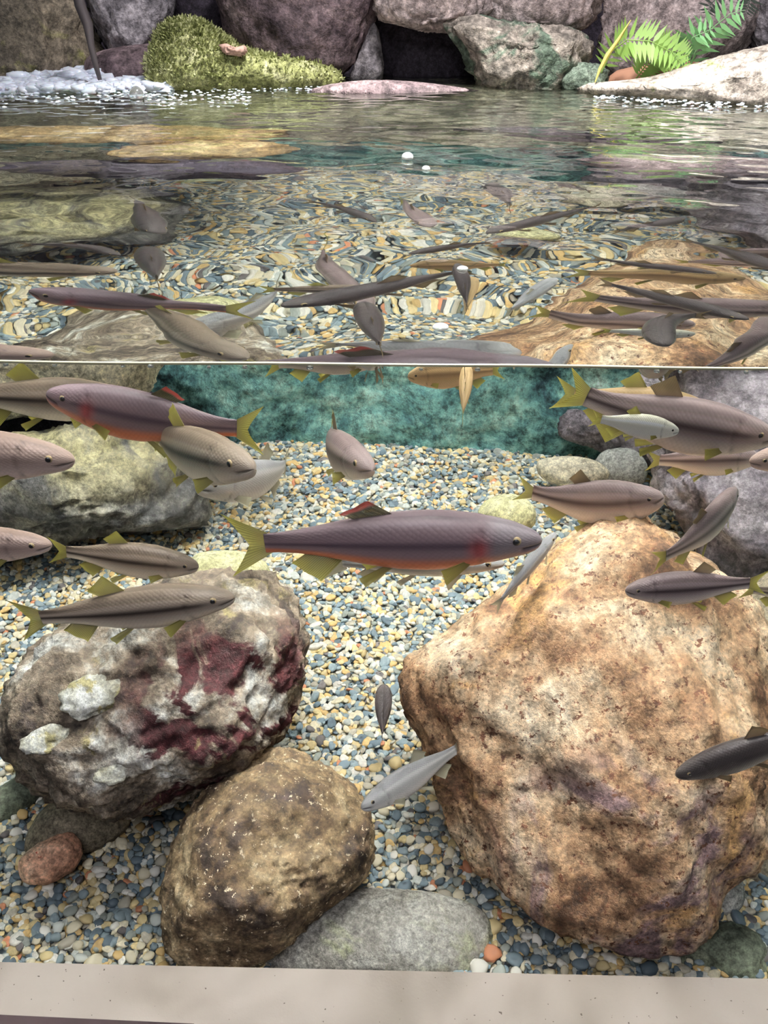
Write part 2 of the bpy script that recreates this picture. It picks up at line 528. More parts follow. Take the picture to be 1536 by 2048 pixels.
ROCKS = []
def rock(name, label, cat, pts, D, tf, tb, m, cen=None, sub=5, lump=0.05, freq=3.0, rough=0.012, facet=0.0, seed=0, group=None, clampz=None, record=True, pw=0.9, parent=None, bdir=None, pwb=None):
    """a boulder whose body fills the outline seen along its own sight line; D is its distance behind the pane,
    tf / tb its half thickness towards and away from the viewer (metres)"""
    if cen is None:
        cen = (sum(p[0] for p in pts) / len(pts), sum(p[1] for p in pts) / len(pts))
    w = ray(*cen)
    c = P(cen[0], cen[1], D)
    dist = (c - CAM).length
    right = w.cross(Vector((0, 0, 1))).normalized()
    up = right.cross(w).normalized()
    cosf = -(CM.transposed() @ w).z
    k = dist * cosf / F
    bw = ray(*bdir) if bdir else w
    g, rr = outline(pts, cen)
    v, f = ico(sub)
    V = []
    base = np.mean(rr) * k
    for p in v:
        x, y, z = p
        rho = math.hypot(x, y)
        th = math.atan2(y, x)
        r = np.interp(th, g, rr, period=2 * math.pi) * k
        nz = 1 + lump * (0.25 + 0.75 * abs(z)) * fract(p, freq * 0.5, seed + 3.3, 3) * 2
        nz += rough * 2.5 * fract(p, freq * 3, seed + 9.1, 5, 0.7)
        if facet:
            d1 = noise.cell(Vector(p) * freq + Vector((seed, 0, 0)))
            vd = noise.voronoi(Vector(p) * freq * 0.9 + Vector((seed, seed, 0)))[0]
            nz += facet * (vd[0] - 0.45)
        rp = rho ** (pwb if pwb and z < 0 else pw)
        q = right * (r * rp * math.cos(th)) + up * (r * rp * math.sin(th))
        zz = z * (tf if z > 0 else tb)
        q = q * nz - (w if z > 0 else bw) * (zz * nz)
        q = c + q
        if q.y < 0.004:
            q.y = 0.004 + 0.002 * rho
        V.append(q - c)
    o = mesh(name, V, f, m)
    o.location = c
    if parent is not None:
        o.parent = parent
    tag(o, label, cat, group)
    if record:
        ROCKS.append(pts)
    return o

# right: the great tan boulder
rock('boulder', 'huge tan and rust mottled boulder with a peaked top on the right of the tank', 'boulder',
     [(1215, 1018), (1290, 1035), (1345, 1075), (1400, 1110), (1445, 1140), (1482, 1200), (1500, 1290), (1518, 1400), (1532, 1540), (1520, 1640), (1478, 1690), (1460, 1770), (1400, 1825), (1290, 1845),
      (1180, 1838), (1070, 1800), (960, 1735), (905, 1650), (862, 1570), (815, 1500), (798, 1430), (822, 1365), (880, 1310), (935, 1250), (990, 1180), (1050, 1100), (1110, 1050), (1160, 1024)],
     0.205, 0.14, 0.78, M['boulder_tan'], pwb=0.45, bdir=(1190, 1030), cen=(1190, 1460), sub=6, lump=0.10, freq=2.6, rough=0.014, seed=1.5, pw=0.86)
# left: mottled grey boulder
rock('boulder', 'lumpy grey white mottled boulder with dark red patches left of the gravel strip', 'boulder',
     [(300, 1175), (400, 1160), (500, 1168), (570, 1185), (615, 1240), (630, 1310), (612, 1400), (570, 1490), (500, 1545), (400, 1585), (290, 1602), (180, 1590), (100, 1555), (40, 1490), (12, 1410), (35, 1330), (90, 1260), (190, 1210)],
     0.235, 0.12, 0.55, M['boulder_mottled'], pwb=0.45, bdir=(325, 1170), cen=(325, 1385), sub=6, lump=0.09, freq=4.0, rough=0.02, seed=4.2, pw=0.86)
def surface_at(o, px, py):
    best, bp = 1e9, None
    for vv in o.data.vertices:
        p = o.location + vv.co
        q = proj(p)
        d = math.hypot(q[0] - px, q[1] - py) + (p - CAM).length * 120
        if d < best:
            best, bp = d, p
    return bp
def knob(o, px, py, w, h, m, label, seed, lift=0.35):
    c = surface_at(o, px, py)
    k = (c - CAM).length / F
    v, f = ico(4)
    vw = ray(px, py)
    rt = vw.cross(Vector((0, 0, 1))).normalized()
    up = rt.cross(vw)
    V = []
    for p in v:
        n_ = 1 + 0.30 * fract(p, 1.3, seed, 4)
        V.append(c - o.location + (rt * (p[0] * w * k) + up * (p[1] * h * k) - vw * (p[2] * min(w, h) * k * lift)) * n_)
    kn = mesh('knob', V, f, m, o)
    kn['label'] = label
M['chalk'] = rock_mat('chalky_white', [(0.36, (0.30, 0.28, 0.20)), (0.48, (0.60, 0.60, 0.52)), (0.6, (0.86, 0.88, 0.85))], 25.0, fine=90, seed=3.3, patch=((0.42, 0.38, 0.20), 0.56, 0.62, 30))
mottled = bpy.data.objects['boulder.001']
knob(mottled, 190, 1392, 66, 38, M['chalk'], 'chalky white knob', 1.1, 0.6)
knob(mottled, 95, 1485, 44, 24, M['chalk'], 'chalky white knob', 2.2, 0.45)
knob(mottled, 230, 1550, 36, 20, M['chalk'], 'chalky white knob', 3.2, 0.4)
rock('boulder', 'rounded brown speckled boulder standing in the front gravel', 'boulder',
     [(560, 1502), (610, 1512), (670, 1555), (715, 1590), (748, 1650), (750, 1710), (725, 1775), (670, 1810), (600, 1850), (530, 1895), (450, 1918), (380, 1905), (335, 1855), (325, 1780), (340, 1700), (375, 1630), (430, 1565), (490, 1520)],
     0.105, 0.10, 0.11, M['boulder_brown'], cen=(535, 1715), sub=6, lump=0.06, freq=3.0, rough=0.014, seed=7.7, pw=0.88)
rock('stone', 'smooth oval grey stone with a green tinge lying against the front sill', 'stone',
     [(600, 1805), (700, 1786), (800, 1785), (900, 1800), (965, 1825), (990, 1865), (975, 1915), (930, 1955), (830, 1985), (700, 1990), (590, 1975), (530, 1935), (512, 1890), (540, 1840)],
     0.052, 0.05, 0.07, M['grey_flat'], cen=(752, 1885), sub=5, lump=0.04, freq=2.5, rough=0.008, seed=2.0)
# stack on the left in the back
rock('boulder', 'dark blocky boulder with a yellow mossy top at the back left', 'boulder',
     [(-80, 880), (60, 862), (160, 858), (260, 862), (340, 880), (382, 925), (396, 985), (388, 1040), (370, 1085), (280, 1088), (180, 1080), (60, 1078), (-60, 1090), (-120, 1000)],
     0.86, 0.16, 0.16, M['rock_dark'], cen=(150, 975), sub=5, lump=0.10, freq=3.0, rough=0.03, facet=0.15, seed=3.0, pw=0.7)
rock('boulder', 'pale flat topped boulder under the waterline at the back left corner', 'boulder',
     [(-120, 700), (60, 690), (200, 690), (300, 700), (322, 735), (300, 775), (260, 815), (140, 826), (0, 826), (-120, 830)],
     1.02, 0.14, 0.14, M['rock_pale'], cen=(90, 760), sub=5, lump=0.08, freq=3.0, rough=0.02, facet=0.15, seed=6.0, pw=0.7)
rock('boulder', 'near-black filler boulder painted as the shade in the gap between the two back left boulders', 'boulder',
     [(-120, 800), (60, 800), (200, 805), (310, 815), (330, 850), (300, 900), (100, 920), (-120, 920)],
     1.12, 0.05, 0.10, M['bank_gap'], cen=(90, 860), sub=4, seed=6.5)  # near-black body put where the gap is only in shade
rock('stone', 'olive flat stone behind the mottled boulder', 'stone',
     [(395, 1105), (450, 1100), (505, 1112), (540, 1145), (530, 1185), (470, 1200), (400, 1195), (370, 1150)],
     0.53, 0.06, 0.08, M['stone_olive'], cen=(455, 1150), sub=4, lump=0.05, seed=8.3)
rock('stone', 'rounded yellowish stone half sunk in gravel behind the large fish', 'stone',
     [(965, 1010), (1000, 990), (1040, 990), (1068, 1015), (1066, 1050), (1030, 1062), (985, 1058), (958, 1035)],
     0.87, 0.04, 0.05, M['stone_olive'], sub=4, lump=0.05, seed=8.7)
rock('stone', 'smooth round grey stone against the foot of the teal wall', 'stone',
     [(1200, 910), (1235, 896), (1270, 900), (1292, 925), (1290, 960), (1250, 975), (1205, 965), (1192, 935)],
     1.07, 0.04, 0.05, M['stone_grey'], sub=4, lump=0.03, seed=9.7)
rock('stone', 'low pale stone lying left of the round grey stone at the back', 'stone',
     [(1075, 930), (1120, 915), (1180, 915), (1215, 935), (1200, 965), (1140, 975), (1085, 962)],
     1.03, 0.035, 0.05, M['rock_pale'], sub=4, lump=0.05, seed=10.7)
rock('boulder', 'rough mauve boulder against the teal wall behind the fish on the right', 'boulder',
     [(1140, 830), (1190, 825), (1250, 760), (1300, 740), (1340, 800), (1330, 890), (1290, 925), (1200, 900), (1125, 882)],
     1.15, 0.06, 0.08, M['rock_mauve'], cen=(1230, 850), sub=5, lump=0.08, rough=0.03, facet=0.1, seed=11.1)
rock('boulder', 'tall mauve grey boulder at the right rear edge of the tank', 'boulder',
     [(1330, 720), (1450, 700), (1640, 700), (1740, 850), (1720, 1080), (1600, 1170), (1480, 1150), (1430, 1105), (1380, 1040), (1330, 990), (1300, 900), (1310, 800)],
     0.86, 0.10, 0.2, M['rock_mauve'], cen=(1500, 930), sub=5, lump=0.10, rough=0.03, facet=0.12, seed=12.1, pw=0.75)
rock('boulder', 'dark brown boulder at the right edge behind the tan boulder', 'boulder',
     [(1480, 1180), (1560, 1150), (1660, 1200), (1690, 1350), (1640, 1470), (1560, 1500), (1490, 1450), (1475, 1300)],
     0.60, 0.06, 0.10, M['stone_brown'], cen=(1580, 1320), sub=5, lump=0.08, rough=0.03, seed=13.1)
# lower right stones
rock('stone', 'brown rounded stone in shadow at the lower right edge', 'stone',
     [(1450, 1700), (1490, 1672), (1530, 1680), (1560, 1730), (1555, 1800), (1520, 1830), (1470, 1815), (1440, 1760)],
     0.17, 0.04, 0.05, M['stone_brown'], sub=4, lump=0.05, seed=14.1)
rock('stone', 'small cool grey round stone tucked under the right of the tan boulder', 'stone',
     [(1440, 1755), (1470, 1750), (1486, 1785), (1478, 1825), (1450, 1835), (1425, 1815), (1420, 1780)],
     0.115, 0.02, 0.03, M['stone_grey'], sub=4, lump=0.03, seed=15.1)
rock('stone', 'dark green stone at the bottom right corner of the gravel', 'stone',
     [(1360, 1905), (1400, 1865), (1450, 1840), (1500, 1845), (1525, 1885), (1522, 1935), (1480, 1960), (1420, 1975), (1350, 1965), (1335, 1935)],
     0.055, 0.04, 0.05, M['stone_green'], sub=5, lump=0.07, facet=0.08, seed=16.1)
rock('stone', 'pale stone chip at the right end of the sill', 'stone',
     [(1470, 1962), (1505, 1948), (1550, 1955), (1560, 1985), (1510, 1995), (1465, 1985)],
     0.03, 0.02, 0.02, M['rock_pale'], sub=4, lump=0.05, seed=17.1)
rock('pebble', 'single bright white pebble at the right edge beside the tan boulder', 'pebble',
     [(1503, 1655), (1515, 1646), (1530, 1650), (1534, 1664), (1522, 1673), (1506, 1668)],
     0.20, 0.008, 0.01, M['stone_white'], sub=3, lump=0.03, seed=18.1, record=False)
rock('stone', 'dark grey flat stone in the shadow under the tan boulder', 'stone',
     [(990, 1815), (1030, 1800), (1080, 1802), (1112, 1830), (1100, 1862), (1050, 1875), (1000, 1862), (982, 1840)],
     0.11, 0.03, 0.03, M['stone_green'], sub=4, lump=0.05, seed=19.1)
# lower left stones
rock('stone', 'dim brown stone in the shadow below the mottled boulder', 'stone',
     [(60, 1640), (100, 1600), (160, 1585), (230, 1600), (260, 1650), (240, 1695), (170, 1715), (90, 1700), (55, 1675)],
     0.20, 0.05, 0.06, M['stone_brown'], sub=4, lump=0.06, seed=20.1)
rock('stone', 'flat greenish grey stone at the left edge under the mottled boulder', 'stone',
     [(-30, 1590), (20, 1562), (70, 1555), (100, 1580), (70, 1615), (20, 1640), (-30, 1640)],
     0.25, 0.03, 0.04, M['stone_green'], sub=4, lump=0.06, seed=21.1)
rock('stone', 'pinkish brick red angular stone in the lower left gravel', 'stone',
     [(45, 1700), (80, 1682), (140, 1678), (162, 1700), (158, 1735), (130, 1755), (80, 1760), (42, 1738)],
     0.135, 0.03, 0.06, M['stone_pink'], sub=4, lump=0.05, facet=0.1, seed=22.1)
rock('pebble', 'small brick red pebble beside the oval grey stone at the sill', 'pebble',
     [(482, 1915), (495, 1907), (510, 1912), (512, 1924), (496, 1930), (483, 1925)],
     0.02, 0.008, 0.01, M['stone_red'], sub=3, lump=0.03, seed=23.1, record=False)

# ------------------------------------------------------------------ bank above the water
rock('bank_boulder', 'olive brown boulder at the top left behind the white splashing water', 'boulder',
     [(-160, -60), (0, -70), (120, -40), (172, 10), (190, 70), (196, 130), (150, 190), (-20, 195), (-160, 190), (-200, 60)],
     1.62, 0.12, 0.2, M['bank_olive'], cen=(0, 105), sub=5, lump=0.08, rough=0.03, facet=0.12, seed=31, pw=0.72)
rock('bank_boulder', 'blue grey leaning boulder right of the dark root', 'boulder',
     [(180, -60), (300, -80), (360, -20), (345, 50), (325, 90), (300, 125), (240, 150), (215, 100), (195, 40)],
     1.72, 0.1, 0.2, M['bank_grey'], cen=(270, 78), sub=5, lump=0.08, rough=0.03, facet=0.12, seed=32, pw=0.75)
rock('bank_boulder', 'low dark red brown rock at the water behind the splash', 'boulder',
     [(180, 120), (240, 100), (330, 100), (350, 150), (320, 195), (220, 200), (180, 170)],
     1.60, 0.08, 0.1, M['bank_purple'], cen=(260, 150), sub=4, seed=33)
mound = rock('moss_mound', 'bright green moss mound spilling to the water in the top left half', 'moss',
     [(300, 120), (318, 80), (350, 52), (400, 50), (440, 70), (480, 100), (540, 115), (620, 125), (672, 145), (675, 175), (560, 190), (420, 190), (320, 180), (298, 155)],
     1.50, 0.07, 0.12, M['moss'], cen=(430, 130), sub=5, lump=0.05, rough=0.03, seed=34)
rock('bank_boulder', 'large smooth purple brown boulder above the moss mound', 'boulder',
     [(440, -60), (560, -90), (700, -80), (755, -20), (750, 40), (720, 95), (690, 140), (620, 165), (520, 150), (480, 110), (450, 50)],
     1.68, 0.12, 0.22, M['bank_purple'], cen=(600, 72), sub=5, lump=0.07, rough=0.02, facet=0.08, seed=35, pw=0.75)
rock('bank_boulder', 'near-black filler boulder painted as the shade in the gap left of the large purple boulder', 'boulder',
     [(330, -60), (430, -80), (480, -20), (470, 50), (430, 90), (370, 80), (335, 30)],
     1.82, 0.06, 0.1, M['bank_gap'], cen=(400, 10), sub=4, seed=36)  # filler whose black colour stands for the dark gap
rock('bank_stone', 'narrow triangular grey stone wedged beside the dark hollow', 'stone',
     [(748, 55), (762, 90), (766, 150), (740, 165), (700, 160), (712, 120), (730, 85)],
     1.66, 0.04, 0.08, M['bank_grey'], cen=(738, 125), sub=4, facet=0.1, seed=37)
rock('bank_boulder', 'pinkish grey overhanging rock above the dark hollow', 'boulder',
     [(750, -70), (860, -90), (975, -70), (980, 10), (950, 48), (880, 60), (800, 48), (752, 30)],
     1.66, 0.1, 0.2, M['bank_pink'], cen=(865, 25), sub=5, lump=0.08, rough=0.03, facet=0.12, seed=38, pw=0.72)
rock('bank_boulder', 'pinkish rock with a flat underside at the top behind the mossy rock', 'boulder',
     [(960, -70), (1080, -90), (1180, -60), (1195, 10), (1170, 55), (1080, 62), (1000, 58), (962, 20)],
     1.66, 0.09, 0.2, M['bank_pink'], cen=(1075, 32), sub=5, lump=0.08, rough=0.03, facet=0.12, seed=39, pw=0.72)
rock('bank_boulder', 'rough pitted rock with dark moss patches left of the ferns', 'boulder',
     [(892, 55), (960, 48), (1060, 58), (1130, 64), (1170, 85), (1168, 130), (1135, 172), (1080, 190), (990, 190), (955, 160), (930, 110)],
     1.56, 0.09, 0.14, M['bank_mossy'], cen=(1045, 118), sub=5, lump=0.08, rough=0.04, facet=0.14, seed=40, pw=0.75)
rock('bank_boulder', 'near-black filler rock painted as the shaded hollow between the purple boulder and the mossy rock', 'boulder',
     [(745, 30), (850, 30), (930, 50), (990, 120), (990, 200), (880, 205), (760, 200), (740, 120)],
     1.78, 0.08, 0.12, M['bank_gap'], cen=(860, 120), sub=5, rough=0.03, seed=41, pw=0.75)  # shade of the recess painted as a near-black body
rock('bank_boulder', 'big pale pink boulder with a sloping face behind the ferns', 'boulder',
     [(1225, -60), (1340, -100), (1470, -80), (1500, 0), (1490, 80), (1440, 140), (1340, 165), (1240, 160), (1200, 120), (1205, 50)],
     1.70, 0.1, 0.2, M['bank_pink'], cen=(1345, 112), sub=5, lump=0.06, rough=0.02, facet=0.1, seed=42, pw=0.75)
rock('bank_boulder', 'mauve grey boulder in the top right corner', 'boulder',
     [(1495, -60), (1600, -80), (1680, 20), (1640, 120), (1560, 140), (1505, 90), (1490, 20)],
     1.66, 0.08, 0.15, M['bank_grey'], cen=(1580, 75), sub=5, lump=0.07, rough=0.03, seed=43)
rock('moss_clump', 'grey green moss clump at the water between mossy rock and pale ledge', 'moss',
     [(1118, 165), (1130, 142), (1165, 128), (1205, 138), (1215, 165), (1190, 188), (1140, 190)],
     1.50, 0.04, 0.06, M['moss_dark'], sub=4, lump=0.08, rough=0.06, seed=44)
rock('bank_ledge', 'long pale wet stone ledge sloping down to the water at the right', 'ledge',
     [(1150, 190), (1190, 172), (1270, 165), (1350, 145), (1430, 118), (1536, 92), (1640, 70), (1700, 120), (1680, 210), (1600, 235), (1500, 225), (1400, 215), (1280, 205), (1180, 200)],
     1.38, 0.10, 0.16, M['bank_beige'], cen=(1420, 175), sub=5, lump=0.05, rough=0.02, seed=45)
rock('bank_stone', 'rust brown lump of litter under the fern fronds', 'stone',
     [(1215, 165), (1250, 140), (1320, 130), (1390, 125), (1400, 150), (1330, 172), (1250, 178)],
     1.50, 0.03, 0.05, M['rust'], cen=(1300, 155), sub=4, rough=0.05, seed=46)
rock('bank_stone', 'low flat red brown stone awash at the foot of the dark hollow', 'stone',
     [(600, 185), (700, 165), (820, 165), (930, 178), (960, 200), (860, 212), (700, 210), (610, 202)],
     1.45, 0.04, 0.08, M['bank_purple'], cen=(770, 190), sub=4, seed=47)
rock('bank_stone', 'small salmon coloured fungus lump on the moss mound', 'fungus',
     [(442, 92), (455, 88), (470, 95), (488, 92), (492, 104), (476, 110), (452, 106)],
     1.44, 0.012, 0.02, plain('salmon_fungus', (0.52, 0.33, 0.27), 0.8), sub=4, lump=0.25, rough=0.12, seed=48)
# stones under the far water
def bedstone(label, px, py, depth, sx, sy, sz, m, rot=0.0, sub=4, seed=0):
    c = Q(px, py, depth)
    v, f = ico(sub)
    V = [Vector((p[0] * sx, p[1] * sy, p[2] * sz)) * (1 + 0.16 * fract(p, 1.6, seed, 4)) for p in v]
    o = mesh('stream_stone', V, f, m)
    o.location = c
    o.rotation_euler = (0, 0, rot)
    tag(o, label, 'stone')
bedstone('golden brown flat stone shimmering under the water at the left below the splash', 190, 268, 0.16, 0.30, 0.07, 0.06, M['bed_gold'], 0.05, seed=1)
bedstone('dull tan stone under the far water right of the golden one', 400, 300, 0.2, 0.14, 0.06, 0.06, M['bed_gold'], 0.2, seed=2)
bedstone('dark long stone under the water at the left below the golden stone', 260, 335, 0.26, 0.25, 0.05, 0.05, M['bank_gap'], 0.0, seed=3)
bedstone('dark slanting stone under the far water near the pale ledge', 1180, 270, 0.17, 0.22, 0.03, 0.05, M['bank_gap'], -0.25, seed=4)
bedstone('dark purple stone under the far water at the right edge', 1450, 330, 0.26, 0.2, 0.06, 0.06, M['bank_purple'], -0.1, seed=5)

# moss fuzz on the mound: thousands of tiny leaf blades
def fuzz(parent_obj, n, size, m, seed):
    r = random.Random(seed)
    me = parent_obj.data
    V, Fc = [], []
    polys = [p for p in me.polygons if p.normal.z > -0.1 and p.normal.y < 0.6]
    for _ in range(n):
        p = r.choice(polys)
        c, nn = p.center, (p.normal + Vector((r.uniform(-.7, .7), r.uniform(-.7, .7), r.uniform(-.2, .9)))).normalized()
        s = nn.cross(Vector((r.uniform(-1, 1), r.uniform(-1, 1), r.uniform(-1, 1)))).normalized() * size * 0.25
        L = size * r.uniform(0.6, 1.5)
        b = len(V)
        c = c + Vector((r.uniform(-1, 1), r.uniform(-1, 1), r.uniform(-1, 1))) * size * 0.5
        V += [c - s, c + s, c + nn * L * 0.6 + s * 0.8, c + nn * L, c + nn * L * 0.6 - s * 0.8]
        Fc.append((b, b + 1, b + 2, b + 3, b + 4))
    o = mesh('moss_leaves', V, Fc, m, parent_obj, smooth=False)
    o['kind'] = 'stuff'
    return o
tm = NT('moss_leaf')
tm.bsdf(tm.ramp(tm.noise(tm.coord(), 35, 3, 0.7), [(0.3, (0.14, 0.16, 0.05)), (0.5, (0.34, 0.37, 0.15)), (0.64, (0.62, 0.64, 0.36))]), 0.7, 0.2)
M['moss_leaf'] = tm.m
fuzz(mound, 7000, 0.007, M['moss_leaf'], 3)

# root hanging on the left
tag(tube('hanging_root', [P(150, -30, 1.45), P(160, 10, 1.45), P(176, 50, 1.44), P(182, 90, 1.43), P(190, 125, 1.42), P(200, 160, 1.42)],
         [0.012, 0.011, 0.010, 0.007, 0.006, 0.004], M['root']), 'thin dark root hanging down to the water at the top left', 'root')

# ferns
def leaflet_mesh(L, W):
    V = [(0, 0, 0), (L * 0.25, W, 0.0004), (L * 0.6, W * 0.7, 0.0), (L, 0, -0.001), (L * 0.6, -W * 0.7, 0), (L * 0.25, -W, 0.0004), (L * 0.5, 0, 0.0012)]
    Fc = [(0, 6, 1), (1, 6, 2), (2, 6, 3), (3, 6, 4), (4, 6, 5), (5, 6, 0)]
    return V, Fc
def fern(label, stems, D, m, n_leaf, length):
    root = empty('fern', P(stems[0][0][0], stems[0][0][1], D))
    tag(root, label, 'fern', None)
    V, Fc = leaflet_mesh(1, 0.11)
    lm = bpy.data.meshes.new('leaflet')
    lm.from_pydata(V, [], Fc)
    lm.materials.append(m)
    for k, st in enumerate(stems):
        pts = [P(x, y, D + dd) - root.location for (x, y, dd) in st]
        dense = []
        for i in range(len(pts) - 1):
            for t in np.linspace(0, 1, 6, endpoint=False):
                dense.append(pts[i].lerp(pts[i + 1], t))
        dense.append(pts[-1])
        fr = tube('frond', dense, [0.0016 * (1 - 0.7 * i / len(dense)) for i in range(len(dense))], m, root, n=5)
        for j in range(2, n_leaf):
            u = j / n_leaf * (len(dense) - 1)
            i = int(u)
            p = dense[i].lerp(dense[min(i + 1, len(dense) - 1)], u - i)
            tdir = (dense[min(i + 1, len(dense) - 1)] - dense[max(i - 1, 0)]).normalized()
            for s in (-1, 1):
                side = tdir.cross(Vector((0, -0.9, 0.45))).normalized() * s
                d = (side + tdir * 0.35).normalized()
                nrm = d.cross(tdir).normalized() * s
                yv = nrm.cross(d)
                L = length * math.sin(math.pi * (0.12 + 0.82 * j / n_leaf)) ** 0.8
                o = bpy.data.objects.new('leaflet', lm)
                C.objects.link(o)
                o.parent = fr
                mt = Matrix((d, yv, nrm)).transposed().to_4x4()
                mt.translation = p
                o.matrix_local = mt @ Matrix.Scale(L, 4)
    return root
fern('olive green feathery fern arching over the ledge from the pink boulder',
     [[(1200, 150, 0.02), (1225, 100, 0.0), (1255, 80, -0.02), (1300, 82, -0.04), (1345, 105, -0.05), (1372, 140, -0.06)],
      [(1270, 160, 0.02), (1300, 120, 0.0), (1340, 100, -0.02), (1380, 112, -0.03)]],
     1.45, M['leaf'], 24, 0.045)
fern('bright green fern with broad leaflets at the top right',
     [[(1375, 150, 0.02), (1390, 105, 0.0), (1420, 60, -0.02), (1460, 28, -0.04), (1490, 20, -0.05)],
      [(1385, 150, 0.02), (1370, 110, 0.0), (1385, 75, -0.02), (1430, 55, -0.03)]],
     1.46, M['leaf_bright'], 13, 0.045)
fern('dark fern tuft hanging from the top edge above the bright fern',
     [[(1480, -30, 0.02), (1440, -10, 0.0), (1420, 10, -0.02), (1415, 30, -0.03)],
      [(1490, -30, 0.02), (1500, 0, 0.0), (1490, 30, -0.02)]],
     1.5, M['moss_dark'], 10, 0.03)
def blade(label, pts, D, w, m):
    V, Fc = [], []
    ps = [P(x, y, D) for x, y in pts]
    for i, p in enumerate(ps):
        t = (ps[min(i + 1, len(ps) - 1)] - ps[max(i - 1, 0)]).normalized()
        s = t.cross(Vector((0, 1, 0))).normalized() * w * (0.25 + math.sin(math.pi * i / (len(ps) - 1)))
        V += [p - s, p + Vector((0, 0.001, 0)), p + s, p + Vector((0, -0.001, 0))]
    for i in range(len(ps) - 1):
        for k in range(4):
            Fc.append((i * 4 + k, i * 4 + (k + 1) % 4, i * 4 + 4 + (k + 1) % 4, i * 4 + 4 + k))
    tag(mesh('grass_blade', V, Fc, m), label, 'leaf')
blade('yellow straw leaf slanting down to the moss clump', [(1190, 165), (1200, 138), (1215, 110), (1238, 78), (1262, 40)], 1.42, 0.0035, M['straw'])

# splashing water on the left
def foam():
    r = random.Random(5)
    v1, f1 = ico(2)
    V, Fc = [], []
    def blob(c, s, sq=0.5):
        b = len(V)
        for p in v1:
            k = 1 + 0.6 * fract(p, 1.9, r.random() * 0 + c.x * 40, 2)
            V.append(c + Vector((p[0] * s * k * 1.5, p[1] * s * k, p[2] * s * k * sq)))
        Fc.extend([[b + i for i in q] for q in f1])
    for _ in range(1500):
        px = r.uniform(-70, 215) if r.random() < 0.75 else r.uniform(180, 335)
        lim = 150 if px < 215 else 150 + (px - 215) * 0.10
        py = r.uniform(lim, 181 if px < 215 else 178)
        c = FL(px, py + 3, 0.004)
        c.z = r.uniform(0.0, 0.012) + (0.012 * r.random() if py < 165 and px < 220 else 0)
        blob(c, r.uniform(0.003, 0.011) * (1.3 if py < 170 else 1), 0.75)
    for _ in range(260):
        px, py = r.uniform(-40, 500), r.gauss(190, 10)
        if py < 178:
            continue
        blob(FL(px, py, 0.003), r.uniform(0.0012, 0.003), 0.5)
    for _ in range(120):
        px = r.uniform(1190, 1540)
        py = 192 + (px - 1190) * 0.065 + r.gauss(0, 4)
        blob(FL(px, py, 0.002), r.uniform(0.0012, 0.0032), 0.6)
    for _ in range(90):
        blob(FL(r.uniform(420, 670), r.gauss(176, 3), 0.002), r.uniform(0.001, 0.0025), 0.6)
    o = mesh('splash_foam', V, Fc, M['foam'])
    tag(o, 'white lavender splashing foam on the water at the far left shore', 'foam', kind='stuff')
foam()

# bubbles on the surface
def bubble(label, px, py, r, sq=0.8, group=None, c=None):
    v, f = ico(3)
    c = c or FL(px, py, 0)
    o = mesh('bubble', [Vector((p[0] * r, p[1] * r, max(p[2], -0.3) * r * sq)) for p in v], f, M['bubble'])
    o.location = c + Vector((0, 0, r * 0.3))
    tag(o, label, 'bubble', group)
bubble('larger clear bubble floating mid surface, left of a pair', 815, 318, 0.008)
bubble('smaller clear bubble floating mid surface, right of a pair', 852, 341, 0.0055)
bubble('flat bubble near the waterline above the tan boulder', 881, 659, 0.006, 0.5)
bubble('small bright bubble on the back of a slim fish in mid surface', 925, 541, 0.005, 0.5)
bubble('upright pale droplet on the water below the splash', 274, 196, 0.014, 1.2)
rb = random.Random(9)
for px, lb in ((12, 'at its far left end'), (110, 'above the head of the red bellied fish'), (246, 'over the pale flat topped boulder'),
               (302, 'above the dorsal fin at upper left'), (418, 'left of centre over the dark part of the teal wall'), (490, 'over the brightest left part of the teal wall'),
               (620, 'above the olive fins hanging under the waterline'), (842, 'above the head of the orange brown fish'), (955, 'above the diving fish at centre'),
               (1313, 'above the back of the large mauve fish'), (1360, 'above the shoulder of the large mauve fish'), (1492, 'near the right end of the waterline')):
    bubble('tiny bubble on the waterline ' + lb, px, 0, rb.uniform(0.0013, 0.0024), 1.0, 'bubbles along the waterline', c=P(px, 731 + px * 0.0105, -0.0005))

